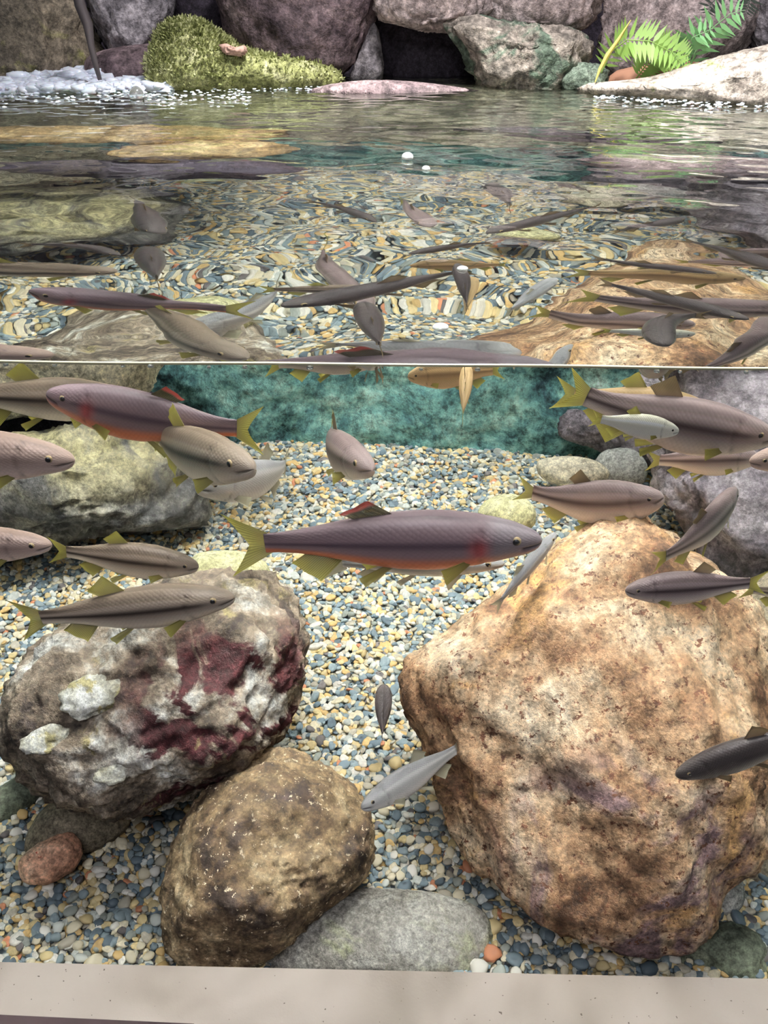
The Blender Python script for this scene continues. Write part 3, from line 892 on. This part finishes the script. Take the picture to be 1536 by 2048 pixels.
# ------------------------------------------------------------------ gravel
def inside(pt, poly):
    x, y = pt
    c = False
    j = len(poly) - 1
    for i in range(len(poly)):
        if (poly[i][1] > y) != (poly[j][1] > y) and x < (poly[j][0] - poly[i][0]) * (y - poly[i][1]) / (poly[j][1] - poly[i][1]) + poly[i][0]:
            c = not c
        j = i
    return c
TINTS = np.array([(0.10, 0.14, 0.17), (0.17, 0.23, 0.27), (0.24, 0.31, 0.34), (0.30, 0.33, 0.30), (0.66, 0.46, 0.20), (0.74, 0.60, 0.32), (0.80, 0.73, 0.54), (0.88, 0.86, 0.78), (0.45, 0.42, 0.34), (0.56, 0.24, 0.13), (0.13, 0.12, 0.12), (0.62, 0.66, 0.62)])
WTS = np.array([9, 13, 12, 8, 9, 13, 15, 12, 6, 1.2, 3, 7], float)
WTS /= WTS.sum()
def gravel():
    r = np.random.default_rng(3)
    pts, scl = [], []
    for (sp, zoff, s0) in ((0.0086, 0.0, 1.0), (0.0105, 0.0035, 0.92)):
        y = 0.006
        while y < 1.34:
            hw = 0.45 * (0.6 + y) + 0.16
            loc = sp * (1 + 0.15 * y)
            xs = np.arange(-hw, hw, loc)
            px = xs + r.uniform(-0.5, 0.5, len(xs)) * loc
            py = y + r.uniform(-0.5, 0.5, len(xs)) * loc
            py = np.maximum(py, 0.006)
            z = floor_h(px, py) + 0.003 + zoff + r.uniform(-0.0015, 0.0025, len(xs))
            s = s0 * r.lognormal(0, 0.25, len(xs)) * (1 + 0.15 * y) * 0.0050
            pts.append(np.stack([px, py, z], -1))
            scl.append(np.stack([s * r.uniform(0.95, 1.35, len(xs)), s * r.uniform(0.7, 1.0, len(xs)), s * r.uniform(0.45, 0.75, len(xs))], -1))
            y += loc
    pts, scl = np.concatenate(pts), np.concatenate(scl)
    n = len(pts)
    rot = np.stack([r.normal(0, 0.35, n), r.normal(0, 0.35, n), r.uniform(0, 6.28, n)], -1)
    ti = r.choice(len(TINTS), n, p=WTS)
    col = TINTS[ti] * r.uniform(0.8, 1.2, (n, 1))
    me = bpy.data.meshes.new('gravel')
    me.vertices.add(n)
    me.vertices.foreach_set('co', pts.ravel())
    for nm, arr in (('rot', rot), ('scl', scl), ('tint', col)):
        at = me.attributes.new(nm, 'FLOAT_VECTOR', 'POINT')
        at.data.foreach_set('vector', arr.astype(np.float32).ravel())
    me.materials.append(M['gravel'])
    o = bpy.data.objects.new('gravel', me)
    C.objects.link(o)
    o.parent = floor
    o['kind'] = 'stuff'
    ng = bpy.data.node_groups.new('scatter_gravel', 'GeometryNodeTree')
    ng.interface.new_socket('Geometry', in_out='INPUT', socket_type='NodeSocketGeometry')
    ng.interface.new_socket('Geometry', in_out='OUTPUT', socket_type='NodeSocketGeometry')
    N = ng.nodes.new
    gi, go = N('NodeGroupInput'), N('NodeGroupOutput')
    ic = N('GeometryNodeMeshIcoSphere')
    ic.inputs['Subdivisions'].default_value = 2
    ic.inputs['Radius'].default_value = 1
    sp = N('GeometryNodeSetPosition')
    nz = N('ShaderNodeTexNoise')
    nz.inputs['Scale'].default_value = 0.7
    vm = N('ShaderNodeVectorMath')
    vm.operation = 'SUBTRACT'
    vm.inputs[1].default_value = (0.5, 0.5, 0.5)
    ng.links.new(nz.outputs['Color'], vm.inputs[0])
    ng.links.new(vm.outputs[0], sp.inputs['Offset'])
    sm = N('GeometryNodeSetShadeSmooth')
    mt = N('GeometryNodeSetMaterial')
    mt.inputs['Material'].default_value = M['gravel']
    ip = N('GeometryNodeInstanceOnPoints')
    mp = N('GeometryNodeMeshToPoints')
    L = ng.links.new
    L(ic.outputs[0], sp.inputs['Geometry'])
    L(sp.outputs[0], sm.inputs[0])
    L(sm.outputs[0], mt.inputs[0])
    L(mt.outputs[0], ip.inputs['Instance'])
    L(gi.outputs[0], ip.inputs['Points'])
    for nm, sock in (('rot', 'Rotation'), ('scl', 'Scale')):
        a = N('GeometryNodeInputNamedAttribute')
        a.data_type = 'FLOAT_VECTOR'
        a.inputs['Name'].default_value = nm
        L(a.outputs['Attribute'], ip.inputs[sock])
    L(ip.outputs[0], go.inputs[0])
    md = o.modifiers.new('scatter', 'NODES')
    md.node_group = ng
gravel()

def big_pebbles():
    r = random.Random(21)
    metas = []
    for k in range(5):
        v, f = ico(2)
        V = [Vector((p[0], p[1] * (0.72 + 0.05 * k), p[2] * (0.40 + 0.04 * k))) * (1 + 0.34 * fract(p, 0.9, k * 3.1, 3)) for p in v]
        me = bpy.data.meshes.new('pebble')
        me.from_pydata(V, [], f)
        me.polygons.foreach_set('use_smooth', [True] * len(f))
        me.materials.append(M['pebble'])
        metas.append(me)
    placed = []
    tries = 0
    while len(placed) < 300 and tries < 20000:
        tries += 1
        y = 0.012 + 0.30 * r.random() ** 1.6
        x = r.uniform(-0.46, 0.46) * (0.6 + y) / 0.75
        s = min(r.lognormvariate(-4.98, 0.26), 0.0115)
        if any((x - a) ** 2 + (y - b) ** 2 < (0.85 * (s + c)) ** 2 for a, b, c in placed):
            continue
        z = float(floor_h(np.array(x), np.array(y))) + 0.010
        px = proj(Vector((x, y, z)))
        if not (-10 < px[0] < 1546 and 1000 < px[1] < 1955) or any(inside(px, q) for q in ROCKS):
            continue
        placed.append((x, y, s))
        o = bpy.data.objects.new('pebble', r.choice(metas))
        C.objects.link(o)
        o.parent = floor
        o.location = (x, y, z)
        o.rotation_euler = (r.gauss(0, 0.25), r.gauss(0, 0.25), r.uniform(0, 6.28))
        o.scale = (s, s, s)
        c = TINTS[r.choices(range(len(TINTS)), WTS)[0]] * r.uniform(0.85, 1.15)
        o.color = (*[float(q) for q in c], 1)
big_pebbles()

# ------------------------------------------------------------------ fish
def body_mat():
    t = NT('fish_skin')
    a = t.n('ShaderNodeAttribute', attribute_name='skin')
    uv = t.n('ShaderNodeUVMap')
    mp = t.n('ShaderNodeMapping')
    mp.inputs['Scale'].default_value = (66, 36, 1)
    mp.inputs['Rotation'].default_value = (0, 0, 0.9)
    t.l(uv.outputs[0], mp.inputs[0])
    vo = t.n('ShaderNodeTexVoronoi')
    vo.inputs['Scale'].default_value = 1
    vo.inputs['Randomness'].default_value = 0.25
    t.l(mp.outputs[0], vo.inputs['Vector'])
    col = t.mix(1.0, a.outputs['Color'], t.ramp(vo.outputs['Distance'], [(0.0, 1.05), (0.45, 1.0), (0.75, 0.90)]), 'MULTIPLY')
    b = t.bsdf(col, 0.34, 0.55, vo.outputs['Distance'], 0.0006, 0.5)
    b.inputs['Metallic'].default_value = 0.12
    return t.m
M['skin'] = body_mat()

def fin_mat(name, base, tip, mid=0.0):
    t = NT(name)
    uv = t.n('ShaderNodeUVMap')
    s = t.n('ShaderNodeSeparateXYZ')
    t.l(uv.outputs[0], s.inputs[0])
    col = t.ramp(s.outputs[1], [(mid, base), (1.0 if not mid else mid + 0.15, tip)])
    wv = t.n('ShaderNodeMath', operation='SINE')
    mu = t.n('ShaderNodeMath', operation='MULTIPLY')
    mu.inputs[1].default_value = 110
    t.l(s.outputs[0], mu.inputs[0])
    t.l(mu.outputs[0], wv.inputs[0])
    col = t.mix(1.0, col, t.ramp(wv.outputs[0], [(0.0, 0.72), (0.6, 1.12)]), 'MULTIPLY')
    p = t.n('ShaderNodeBsdfPrincipled')
    t.l(col, p.inputs['Base Color'])
    p.inputs['Roughness'].default_value = 0.4
    tl = t.n('ShaderNodeBsdfTranslucent')
    t.l(col, tl.inputs[0])
    m1 = t.n('ShaderNodeMixShader')
    m1.inputs[0].default_value = 0.45
    t.l(p.outputs[0], m1.inputs[1])
    t.l(tl.outputs[0], m1.inputs[2])
    tr = t.n('ShaderNodeBsdfTransparent')
    m2 = t.n('ShaderNodeMixShader')
    m2.inputs[0].default_value = 0.22
    t.l(m1.outputs[0], m2.inputs[1])
    t.l(tr.outputs[0], m2.inputs[2])
    t.l(m2.outputs[0], t.out.inputs[0])
    return t.m
FINS = {'olive': fin_mat('olive_yellow_fin', (0.34, 0.30, 0.12), (0.62, 0.58, 0.16)),
        'red': fin_mat('dark_fin_with_red_edge', (0.13, 0.11, 0.06), (0.62, 0.14, 0.12), 0.66),
        'pale': fin_mat('pale_fin', (0.50, 0.47, 0.38), (0.66, 0.64, 0.48)),
        'dark': fin_mat('dark_brown_fin', (0.20, 0.14, 0.10), (0.34, 0.26, 0.14))}
M['eye'] = plain('gold_eye', (0.30, 0.23, 0.13), 0.15, 0.8)
M['pupil'] = plain('black_pupil', (0.01, 0.01, 0.012), 0.08, 0.8)

KINDS = {  # back, flank, stripe, belly, stripe strength, fins, dorsal fin
    'red':   ((0.12, 0.088, 0.10), (0.26, 0.18, 0.205), (0.05, 0.03, 0.05), (0.66, 0.20, 0.09), 0.75, 'olive', 'red'),
    'dace':  ((0.13, 0.10, 0.075), (0.34, 0.275, 0.22), (0.025, 0.015, 0.012), (0.78, 0.69, 0.57), 0.97, 'olive', 'olive'),
    'brown': ((0.24, 0.17, 0.145), (0.42, 0.31, 0.27), (0.20, 0.13, 0.11), (0.78, 0.62, 0.56), 0.45, 'olive', 'olive'),
    'mauve': ((0.14, 0.105, 0.105), (0.30, 0.235, 0.23), (0.04, 0.022, 0.025), (0.72, 0.63, 0.58), 0.92, 'olive', 'dark'),
    'grey':  ((0.20, 0.20, 0.21), (0.40, 0.40, 0.40), (0.22, 0.22, 0.23), (0.80, 0.79, 0.76), 0.3, 'pale', 'pale'),
    'white': ((0.72, 0.70, 0.58), (0.90, 0.88, 0.80), (0.62, 0.58, 0.46), (0.95, 0.94, 0.90), 0.2, 'olive', 'olive'),  # silvery fish; light on its belly is also raised into these colours
    'dark':  ((0.045, 0.037, 0.037), (0.085, 0.07, 0.067), (0.035, 0.027, 0.027), (0.25, 0.22, 0.20), 0.5, 'dark', 'dark'),
    'ochre': ((0.26, 0.18, 0.09), (0.50, 0.34, 0.17), (0.12, 0.07, 0.04), (0.68, 0.50, 0.28), 0.5, 'olive', 'olive'),
}
S_ = np.array([0, .006, .02, .05, .09, .14, .20, .28, .36, .45, .54, .62, .70, .77, .83, .875])
HT = np.array([0, .016, .027, .040, .053, .064, .078, .089, .093, .090, .080, .068, .053, .042, .037, .036])
HB = np.array([0, .018, .031, .045, .057, .070, .084, .098, .104, .100, .086, .068, .050, .038, .033, .032])
WD = np.array([0, .014, .025, .037, .047, .056, .061, .063, .062, .058, .050, .040, .029, .019, .011, .005])

NS, NA = 60, 40
def fish(label, head, tail, kind='dace', deep=1.0, bend=0.0, vbend=0.0, roll=0.0, fan=1.0, stripe_only=None, wide=1.0, name='fish', pec=0.6, group=None, fins_up=1.0, grey_head=False):
    """head / tail: world points of the nose and the tail tips; bend: sideways curve of the spine"""
    back, flank, stripe, belly, st, finc, dfin = KINDS[kind]
    d = head - tail
    L = d.length
    X = d.normalized()
    Zw = Vector((0, 0, 1))
    Yv = Zw.cross(X)
    if Yv.length < 0.15:
        Yv = Vector((1, 0, 0))
    Yv.normalize()
    Zv = X.cross(Yv)
    if roll:
        q = Matrix.Rotation(roll, 3, X)
        Yv, Zv = q @ Yv, q @ Zv
    Rm = Matrix((X, Yv, Zv)).transposed().to_4x4()
    mid = (head + tail) / 2
    root = empty(name, mid)
    root.rotation_euler = Rm.to_euler()
    tag(root, label, 'fish', group)
    # spine: local x from +0.5 (nose) to -0.5, bent sideways and up/down
    U = np.linspace(0, 1, 101)
    th = bend * (U - 0.3) * 2 * np.where(U > 0.3, 1.0, 0.4)
    tv = vbend * (U - 0.5) * 2
    dx, dy, dz = -np.cos(th) * np.cos(tv), np.sin(th), np.sin(tv)
    step = 1 / 100
    sx = np.concatenate([[0], np.cumsum((dx[1:] + dx[:-1]) / 2)]) * step
    sy = np.concatenate([[0], np.cumsum((dy[1:] + dy[:-1]) / 2)]) * step
    sz = np.concatenate([[0], np.cumsum((dz[1:] + dz[:-1]) / 2)]) * step
    # remove the chord so that nose and tail stay put
    ax, ay, az = sx[-1], sy[-1], sz[-1]
    ln = math.sqrt(ax * ax + ay * ay + az * az)
    rotm = Vector((ax, ay, az)).rotation_difference(Vector((-1, 0, 0))).to_matrix()
    SP = (np.stack([sx, sy, sz], -1) @ np.array(rotm).T) / ln
    SP[:, 0] += 0.5
    TN = np.gradient(SP, axis=0)
    TN /= np.linalg.norm(TN, axis=1)[:, None]
    def at(u, y, z):
        """spine position u (0 nose, 1 tail tip), sideways y, up z -> local point (metres)"""
        i = min(max(u, 0), 1) * 100
        k = min(int(i), 99)
        p = SP[k] + (SP[k + 1] - SP[k]) * (i - k)
        t = TN[k] + (TN[k + 1] - TN[k]) * (i - k)
        if u > 1:
            p = p + t * (u - 1)
        x = -t
        side = np.cross([0, 0, 1], x)
        side /= np.linalg.norm(side)
        up = np.cross(x, side)
        return Vector((p + side * y + up * z) * L)
    ss = np.concatenate([[0.0, 0.004, 0.012, 0.024, 0.04], np.linspace(0.058, 0.875, NS - 5)])
    ht, hb, wd = np.interp(ss, S_, HT) * deep, np.interp(ss, S_, HB) * deep, np.interp(ss, S_, WD) * wide
    V, cols, uvs = [], [], []
    rr = np.random.default_rng(abs(hash(label)) % 1000 if False else len(label) * 7)
    for i, s in enumerate(ss):
        for k in range(NA):
            w = 2 * math.pi * k / NA   # 0 = top, samples crowd on the flanks
            w += 0.3 * math.sin(2 * w)
            cz, sy_ = math.cos(w), math.sin(w)
            z = (ht[i] if cz > 0 else hb[i]) * math.copysign(abs(cz) ** 0.92, cz)
            y = wd[i] * math.copysign(abs(sy_) ** 0.85, sy_)
            side = abs(sy_)
            # gill cover: slight step behind the head; mouth notch
            g = math.exp(-((s - 0.205 + 0.03 * (cz ** 2)) / 0.006) ** 2) * (side > 0.35)
            y *= 1 - 0.13 * g
            mo = 0
            if s < 0.065:
                zl = -0.10 - s * 3.0
                mo = math.exp(-((cz - zl) / 0.10) ** 2) * (1 if s > 0.003 else 0.4)
                y *= 1 - 0.28 * mo
            V.append(at(s, y, z - 0.012 * max(0, 0.1 - s) * 5))
            # colours
            vz = cz  # 1 top, -1 bottom
            b = np.array(back)
            fl_, be, stc = np.array(flank), np.array(belly), np.array(stripe)
            tt = min(max((0.72 - vz) / 0.5, 0), 1)
            c = b * (1 - tt) + fl_ * tt
            redb = kind == 'red'
            tb_ = min(max((-vz - (0.30 if redb else 0.15)) / (0.25 if redb else 0.45), 0), 1)
            c = c * (1 - tb_) + be * tb_
            if redb and vz < -0.93:
                c = c * 0.5 + np.array((0.7, 0.45, 0.2)) * 0.5
            sp_ = math.exp(-((vz - 0.06 + 0.10 * (s - 0.5)) / 0.14) ** 2) * min(max((s - 0.05) / 0.1, 0), 1) * st
            if kind != 'red' and kind != 'dark':
                li = math.exp(-((vz - 0.40 + 0.1 * (s - 0.5)) / 0.12) ** 2) * 0.7 * min(max((s - 0.12) / 0.1, 0), 1)
                c = c * (1 - li) + (fl_ * 1.6) * li
            c = c * (1 - sp_) + stc * sp_
            if redb and 0.15 < s < 0.24:
                ck = math.exp(-((s - 0.2) / 0.03) ** 2) * math.exp(-((vz + 0.15) / 0.4) ** 2)
                c = c * (1 - ck * .8) + np.array((0.50, 0.07, 0.07)) * ck * .8
            if s < 0.2:
                hd = (0.2 - s) / 0.2 * 0.5
                c = c * (1 - hd) + (fl_ * 0.95 + 0.03) * hd
            if grey_head and s < 0.19:
                gh = min((0.19 - s) / 0.05, 1) * 0.7
                c = c * (1 - gh) + np.array((0.25, 0.225, 0.25)) * (0.9 - 0.25 * cz) * gh
            c = c * (1 - 0.5 * g) * (1 - 0.75 * mo)
            cols.append((*np.clip(c, 0, 1), 1))
            uvs.append((s, k / NA))
    Fc = []
    for i in range(NS - 1):
        for k in range(NA):
            Fc.append((i * NA + k, (i + 1) * NA + k, (i + 1) * NA + (k + 1) % NA, i * NA + (k + 1) % NA))
    Fc.append(tuple((NS - 1) * NA + k for k in range(NA)))
    body = mesh('body', V, Fc, M['skin'], root)
    me = body.data
    ca = me.color_attributes.new('skin', 'FLOAT_COLOR', 'POINT')
    ca.data.foreach_set('color', np.array(cols, np.float32).ravel())
    ul = me.uv_layers.new(name='UVMap')
    li = np.empty(len(me.loops), np.int32)
    me.loops.foreach_get('vertex_index', li)
    ul.data.foreach_set('uv', np.array(uvs, np.float32)[li].ravel())
    # fins: list of base line points -> tip line points
    def fin(nm, base, tip, m, thick=0.0022):
        n, rws = len(base), 5
        Vf, uv, Ff = [], [], []
        for sd in (-1, 1):
            for j in range(rws):
                t = j / (rws - 1)
                for i in range(n):
                    p = Vector(base[i]).lerp(Vector(tip[i]), t)
                    wv = 0.004 * math.sin(i * 1.3) * t
                    Vf.append(p + nrmv[0] * L * (sd * thick * 0.5 * (1 - 0.8 * t) + wv))
                    uv.append((i / (n - 1), t))
        for sd in (0, 1):
            o = sd * n * rws
            for j in range(rws - 1):
                for i in range(n - 1):
                    q = (o + j * n + i, o + j * n + i + 1, o + (j + 1) * n + i + 1, o + (j + 1) * n + i)
                    Ff.append(q if sd else q[::-1])
        ofs = n * rws
        rim = [j * n for j in range(rws)] + [(rws - 1) * n + i for i in range(1, n)] + [j * n + n - 1 for j in range(rws - 2, -1, -1)]
        for a_, b_ in zip(rim[:-1], rim[1:]):
            Ff.append((a_, b_, b_ + ofs, a_ + ofs))
        o = mesh(nm, Vf, Ff, m, root)
        u2 = o.data.uv_layers.new(name='UVMap')
        l2 = np.empty(len(o.data.loops), np.int32)
        o.data.loops.foreach_get('vertex_index', l2)
        u2.data.foreach_set('uv', np.array(uv, np.float32)[l2].ravel())
        return o
    nrmv = [Vector((0, 1, 0))]
    fm, dm = FINS[finc], FINS[dfin]
    n = 11
    base, tip = [], []
    for i in range(n):
        t = i / (n - 1) * 2 - 1
        base.append(at(0.85 + 0.012 * (1 - t * t), 0, -t * 0.032))
        tip.append(at(0.925 + 0.075 * abs(t) ** 1.2, 0, -t * 0.105 * fan))
    fin('tail_fin', base, tip, fm)
    base, tip = [], []
    for i in range(8):
        t = i / 7
        u = 0.46 + 0.12 * t
        base.append(at(u, 0, np.interp(u, S_, HT) * deep * 0.92))
        tip.append(at(u + 0.05 + 0.03 * (1 - t), 0, np.interp(u, S_, HT) * deep + (0.085 - 0.055 * t) * fins_up))
    fin('dorsal_fin', base, tip, dm)
    base, tip = [], []
    for i in range(8):
        t = i / 7
        u = 0.625 + 0.12 * t
        base.append(at(u, 0, -np.interp(u, S_, HB) * deep * 0.92))
        tip.append(at(u + 0.055 + 0.03 * (1 - t), 0, -np.interp(u, S_, HB) * deep - 0.085 + 0.05 * t))
    fin('anal_fin', base, tip, fm)
    for sd in (-1, 1):
        base, tip = [], []
        for i in range(6):
            t = i / 5
            u = 0.47 + 0.03 * t
            base.append(at(u, sd * 0.02, -np.interp(u, S_, HB) * deep * 0.93))
            tip.append(at(u + 0.08 + 0.012 * (1 - t), sd * 0.05, -np.interp(u, S_, HB) * deep - 0.048 + 0.03 * t))
        fin('pelvic_fin', base, tip, fm)
        nrmv[0] = Vector((0, 0.5, 1)).normalized()
        base, tip = [], []
        for i in range(6):
            t = i / 5
            base.append(at(0.215 + 0.008 * t, sd * 0.042 * wide, -0.045 * deep - 0.02 * t * deep))
            tip.append(at(0.215 + 0.105 - 0.02 * t, sd * (0.05 + 0.05 * pec), -0.07 - 0.055 * t))
        fin('pectoral_fin', base, tip, fm)
        nrmv[0] = Vector((0, 1, 0))
        # eye
        v, f = ico(2)
        ey = at(0.088, sd * np.interp(0.088, S_, WD) * wide * 0.84, 0.014)
        outd = (at(0.088, sd * 1.0, 0.014) - ey).normalized()
        re = 0.0175 * L
        xa = (at(0.05, 0, 0) - at(0.1, 0, 0)).normalized()
        za = outd.cross(xa)
        pr = Matrix((xa, outd, za)).transposed()
        e = mesh('eye', [ey + pr @ Vector((p[0] * re, p[1] * re * 0.55, p[2] * re)) for p in v], f, M['eye'], root)
        c2 = ey + outd * re * 0.33
        mesh('pupil', [c2 + pr @ Vector((p[0] * re * 0.68, p[1] * re * 0.36, p[2] * re * 0.68)) for p in v], f, M['pupil'], e)
    return root

def ff(label, hx, hy, tx, ty, D, Dt=None, **kw):
    return fish(label, P(hx, hy, D), P(tx, ty, D if Dt is None else Dt), **kw)
def sf(label, hx, hy, tx, ty, depth, dt=None, **kw):
    return fish(label, Q(hx, hy, depth), Q(tx, ty, depth if dt is None else dt), **kw)

# fish seen through the pane
ff('large dusky fish with red belly and red gill patch swimming right in the middle', 1085, 1078, 452, 1092, 0.20, kind='red', deep=1.05, vbend=-0.05, fan=1.15, fins_up=0.55, grey_head=True)
ff('pale silvery fish half hidden behind the belly of the large red fish', 1010, 1125, 640, 1128, 0.30, 0.32, kind='grey', deep=0.7)
ff('slim pale fish nosing up steeply at the snout of the large red fish', 1112, 1064, 985, 1222, 0.26, 0.20, kind='grey', deep=0.8)
ff('dusky red bellied fish facing left just under the waterline at the upper left', 92, 785, 528, 862, 0.25, kind='red', deep=1.30, vbend=0.12, fan=1.2, fins_up=0.6)
ff('brown striped fish whose head is hidden behind the red bellied one at upper left', 275, 800, -130, 790, 0.36, kind='dace', deep=1.15)
ff('plump grey brown fish swimming down right below the red bellied one', 508, 935, 300, 858, 0.12, 0.31, kind='dace', deep=1.12, bend=0.2)
ff('pale round bellied fish peeping left from below the plump grey brown fish', 392, 975, 575, 925, 0.24, 0.42, kind='grey', deep=1.15, bend=-0.4)
ff('pinkish brown fish with its head at the left edge level with the dark block', 150, 918, -370, 890, 0.11, kind='brown', deep=1.1)
ff('small fish facing the pane head on above the gravel', 744, 938, 668, 858, 0.34, 0.58, kind='mauve', deep=1.1, bend=0.3)
ff('mauve fish with its head at the left edge below the pinkish brown one', 104, 1088, -290, 1088, 0.12, kind='brown', deep=1.05)
ff('striped fish swimming right just above the crisp striped fish at left', 398, 1132, 95, 1100, 0.16, kind='dace', deep=1.38)
ff('crisp dark striped fish swimming right over the mottled boulder', 470, 1192, 28, 1242, 0.10, kind='dace', deep=1.06, fan=1.1)
ff('mauve striped fish with an arched back above the peak of the tan boulder', 1328, 992, 1030, 975, 0.30, 0.36, kind='mauve', deep=1.75, vbend=0.3)
ff('large mauve fish swimming down right at the upper right edge', 1552, 872, 1120, 775, 0.25, kind='mauve', deep=1.35, vbend=0.15)
ff('brown fish close behind the large mauve fish with a black tail stripe', 1440, 830, 1105, 785, 0.36, kind='ochre', deep=1.25)
ff('small bright white fish lit from above below the large mauve fish', 1358, 862, 1180, 836, 0.16, kind='white', deep=1.5)
ff('dim mauve fish with a short stripe behind the upper right fish', 1520, 915, 1290, 922, 0.55, kind='mauve', deep=1.6)
ff('pinkish fish face entering at the right edge', 1498, 922, 1820, 890, 0.2, kind='brown', deep=1.3)
ff('mauve fish nosing up right with its tail over the tan boulder', 1472, 978, 1302, 1128, 0.30, 0.20, kind='mauve', deep=1.45, bend=0.3)
ff('grey striped fish facing left with olive fins over the tan boulder right side', 1250, 1180, 1535, 1165, 0.10, kind='mauve', deep=1.42)
ff('fish tail and flank cut by the right edge behind the grey striped fish', 1700, 1200, 1480, 1178, 0.16, kind='dace', deep=1.2)
ff('small dark fish seen from above hovering over the gravel strip', 768, 1368, 764, 1482, 0.34, 0.27, kind='dark', deep=1.0, wide=2.3)
ff('slate grey fish nosing down left beside the brown boulder', 722, 1616, 938, 1484, 0.07, 0.15, kind='grey', deep=1.2, roll=0.4)
ff('dark blue grey fish with its head over the tan boulder at the right edge', 1350, 1550, 1670, 1445, 0.025, 0.03, kind='dark', deep=1.25)
ff('orange brown fish at the waterline near the centre with its head left', 815, 752, 1010, 740, 0.36, kind='ochre', deep=1.6)
ff('fish diving away head up with its tail hanging below the waterline at centre', 935, 730, 925, 838, 0.30, 0.22, kind='ochre', deep=1.0, wide=1.3)
ff('fish with only its olive fins showing under the waterline left of centre', 780, 712, 525, 730, 0.24, kind='dace', deep=1.2)
# fish that lie high in the water and show only through the rippled surface
sf('slim dark fish with a hooked tail under the surface at centre, below the paired bubbles', 750, 441, 600, 402, 0.13, kind='dark', deep=0.9, bend=-0.5)
sf('stubby dark fish under the surface left of centre, head down right', 325, 462, 256, 400, 0.10, 0.14, kind='dark', deep=1.1, wide=1.3)
sf('short dark fish under the surface nearest below the paired bubbles, pointing up left', 982, 368, 1024, 416, 0.14, 0.10, kind='dark', deep=1.2, wide=1.4)
sf('faint small fish farthest back under the surface right of centre', 1105, 362, 1188, 386, 0.14, kind='dark', deep=1.0, wide=1.3)
sf('long slim dark fish under the surface slanting up right to an olive tail', 970, 462, 1205, 412, 0.12, kind='dark', deep=0.9)
sf('dark fish under the surface at right above the tan boulder image, nose up right', 1368, 434, 1225, 466, 0.11, kind='dark', deep=1.0)
sf('curved dark fish under the surface with its nose left and tail turned up', 812, 508, 1000, 488, 0.09, kind='dark', deep=1.1, bend=0.5)
sf('thin grey fish under the surface near the left edge with an upturned tail', 238, 508, 30, 490, 0.09, kind='dark', deep=0.8, bend=-0.5)
sf('broad dark fish under the surface standing nose up at left', 292, 492, 318, 566, 0.10, 0.04, kind='dark', deep=1.2, wide=1.3)
sf('long dark fish under the surface at centre, its tail end by the bright bubble', 560, 612, 955, 538, 0.055, kind='dark', deep=0.8)
sf('dark fish turned down steeply beside the bright bubble', 915, 528, 938, 618, 0.03, 0.08, kind='dark', deep=1.1, wide=1.2)
sf('long dark fish crossing the tan boulder image under the surface, nose right', 1432, 547, 1170, 515, 0.08, kind='dark', deep=0.9)
sf('large dark fish under the surface at the right edge, its tail thin at left', 1500, 640, 1190, 562, 0.05, kind='dark', deep=0.95)
sf('faint dark fish under the surface passing out at the right edge', 1600, 545, 1360, 478, 0.09, kind='dark', deep=0.9)
sf('broad dark fish standing upright just behind the waterline at centre', 725, 602, 765, 700, 0.05, 0.015, kind='dark', deep=1.1, wide=1.3)
sf('pale small fish under the surface left of the short dark one, nose down', 862, 452, 800, 395, 0.10, 0.14, kind='mauve', deep=1.1, wide=1.3)
sf('pale blue grey fish glinting over the tan boulder image under the surface', 1112, 556, 1008, 628, 0.07, 0.05, kind='grey', deep=0.9)  # added body standing in for a fish's reflection
sf('round curled dark fish just behind the waterline at right', 1330, 690, 1420, 630, 0.02, 0.05, kind='dark', deep=1.5, wide=1.8, bend=0.8)  # added body in the shape of a reflection distorted by the surface
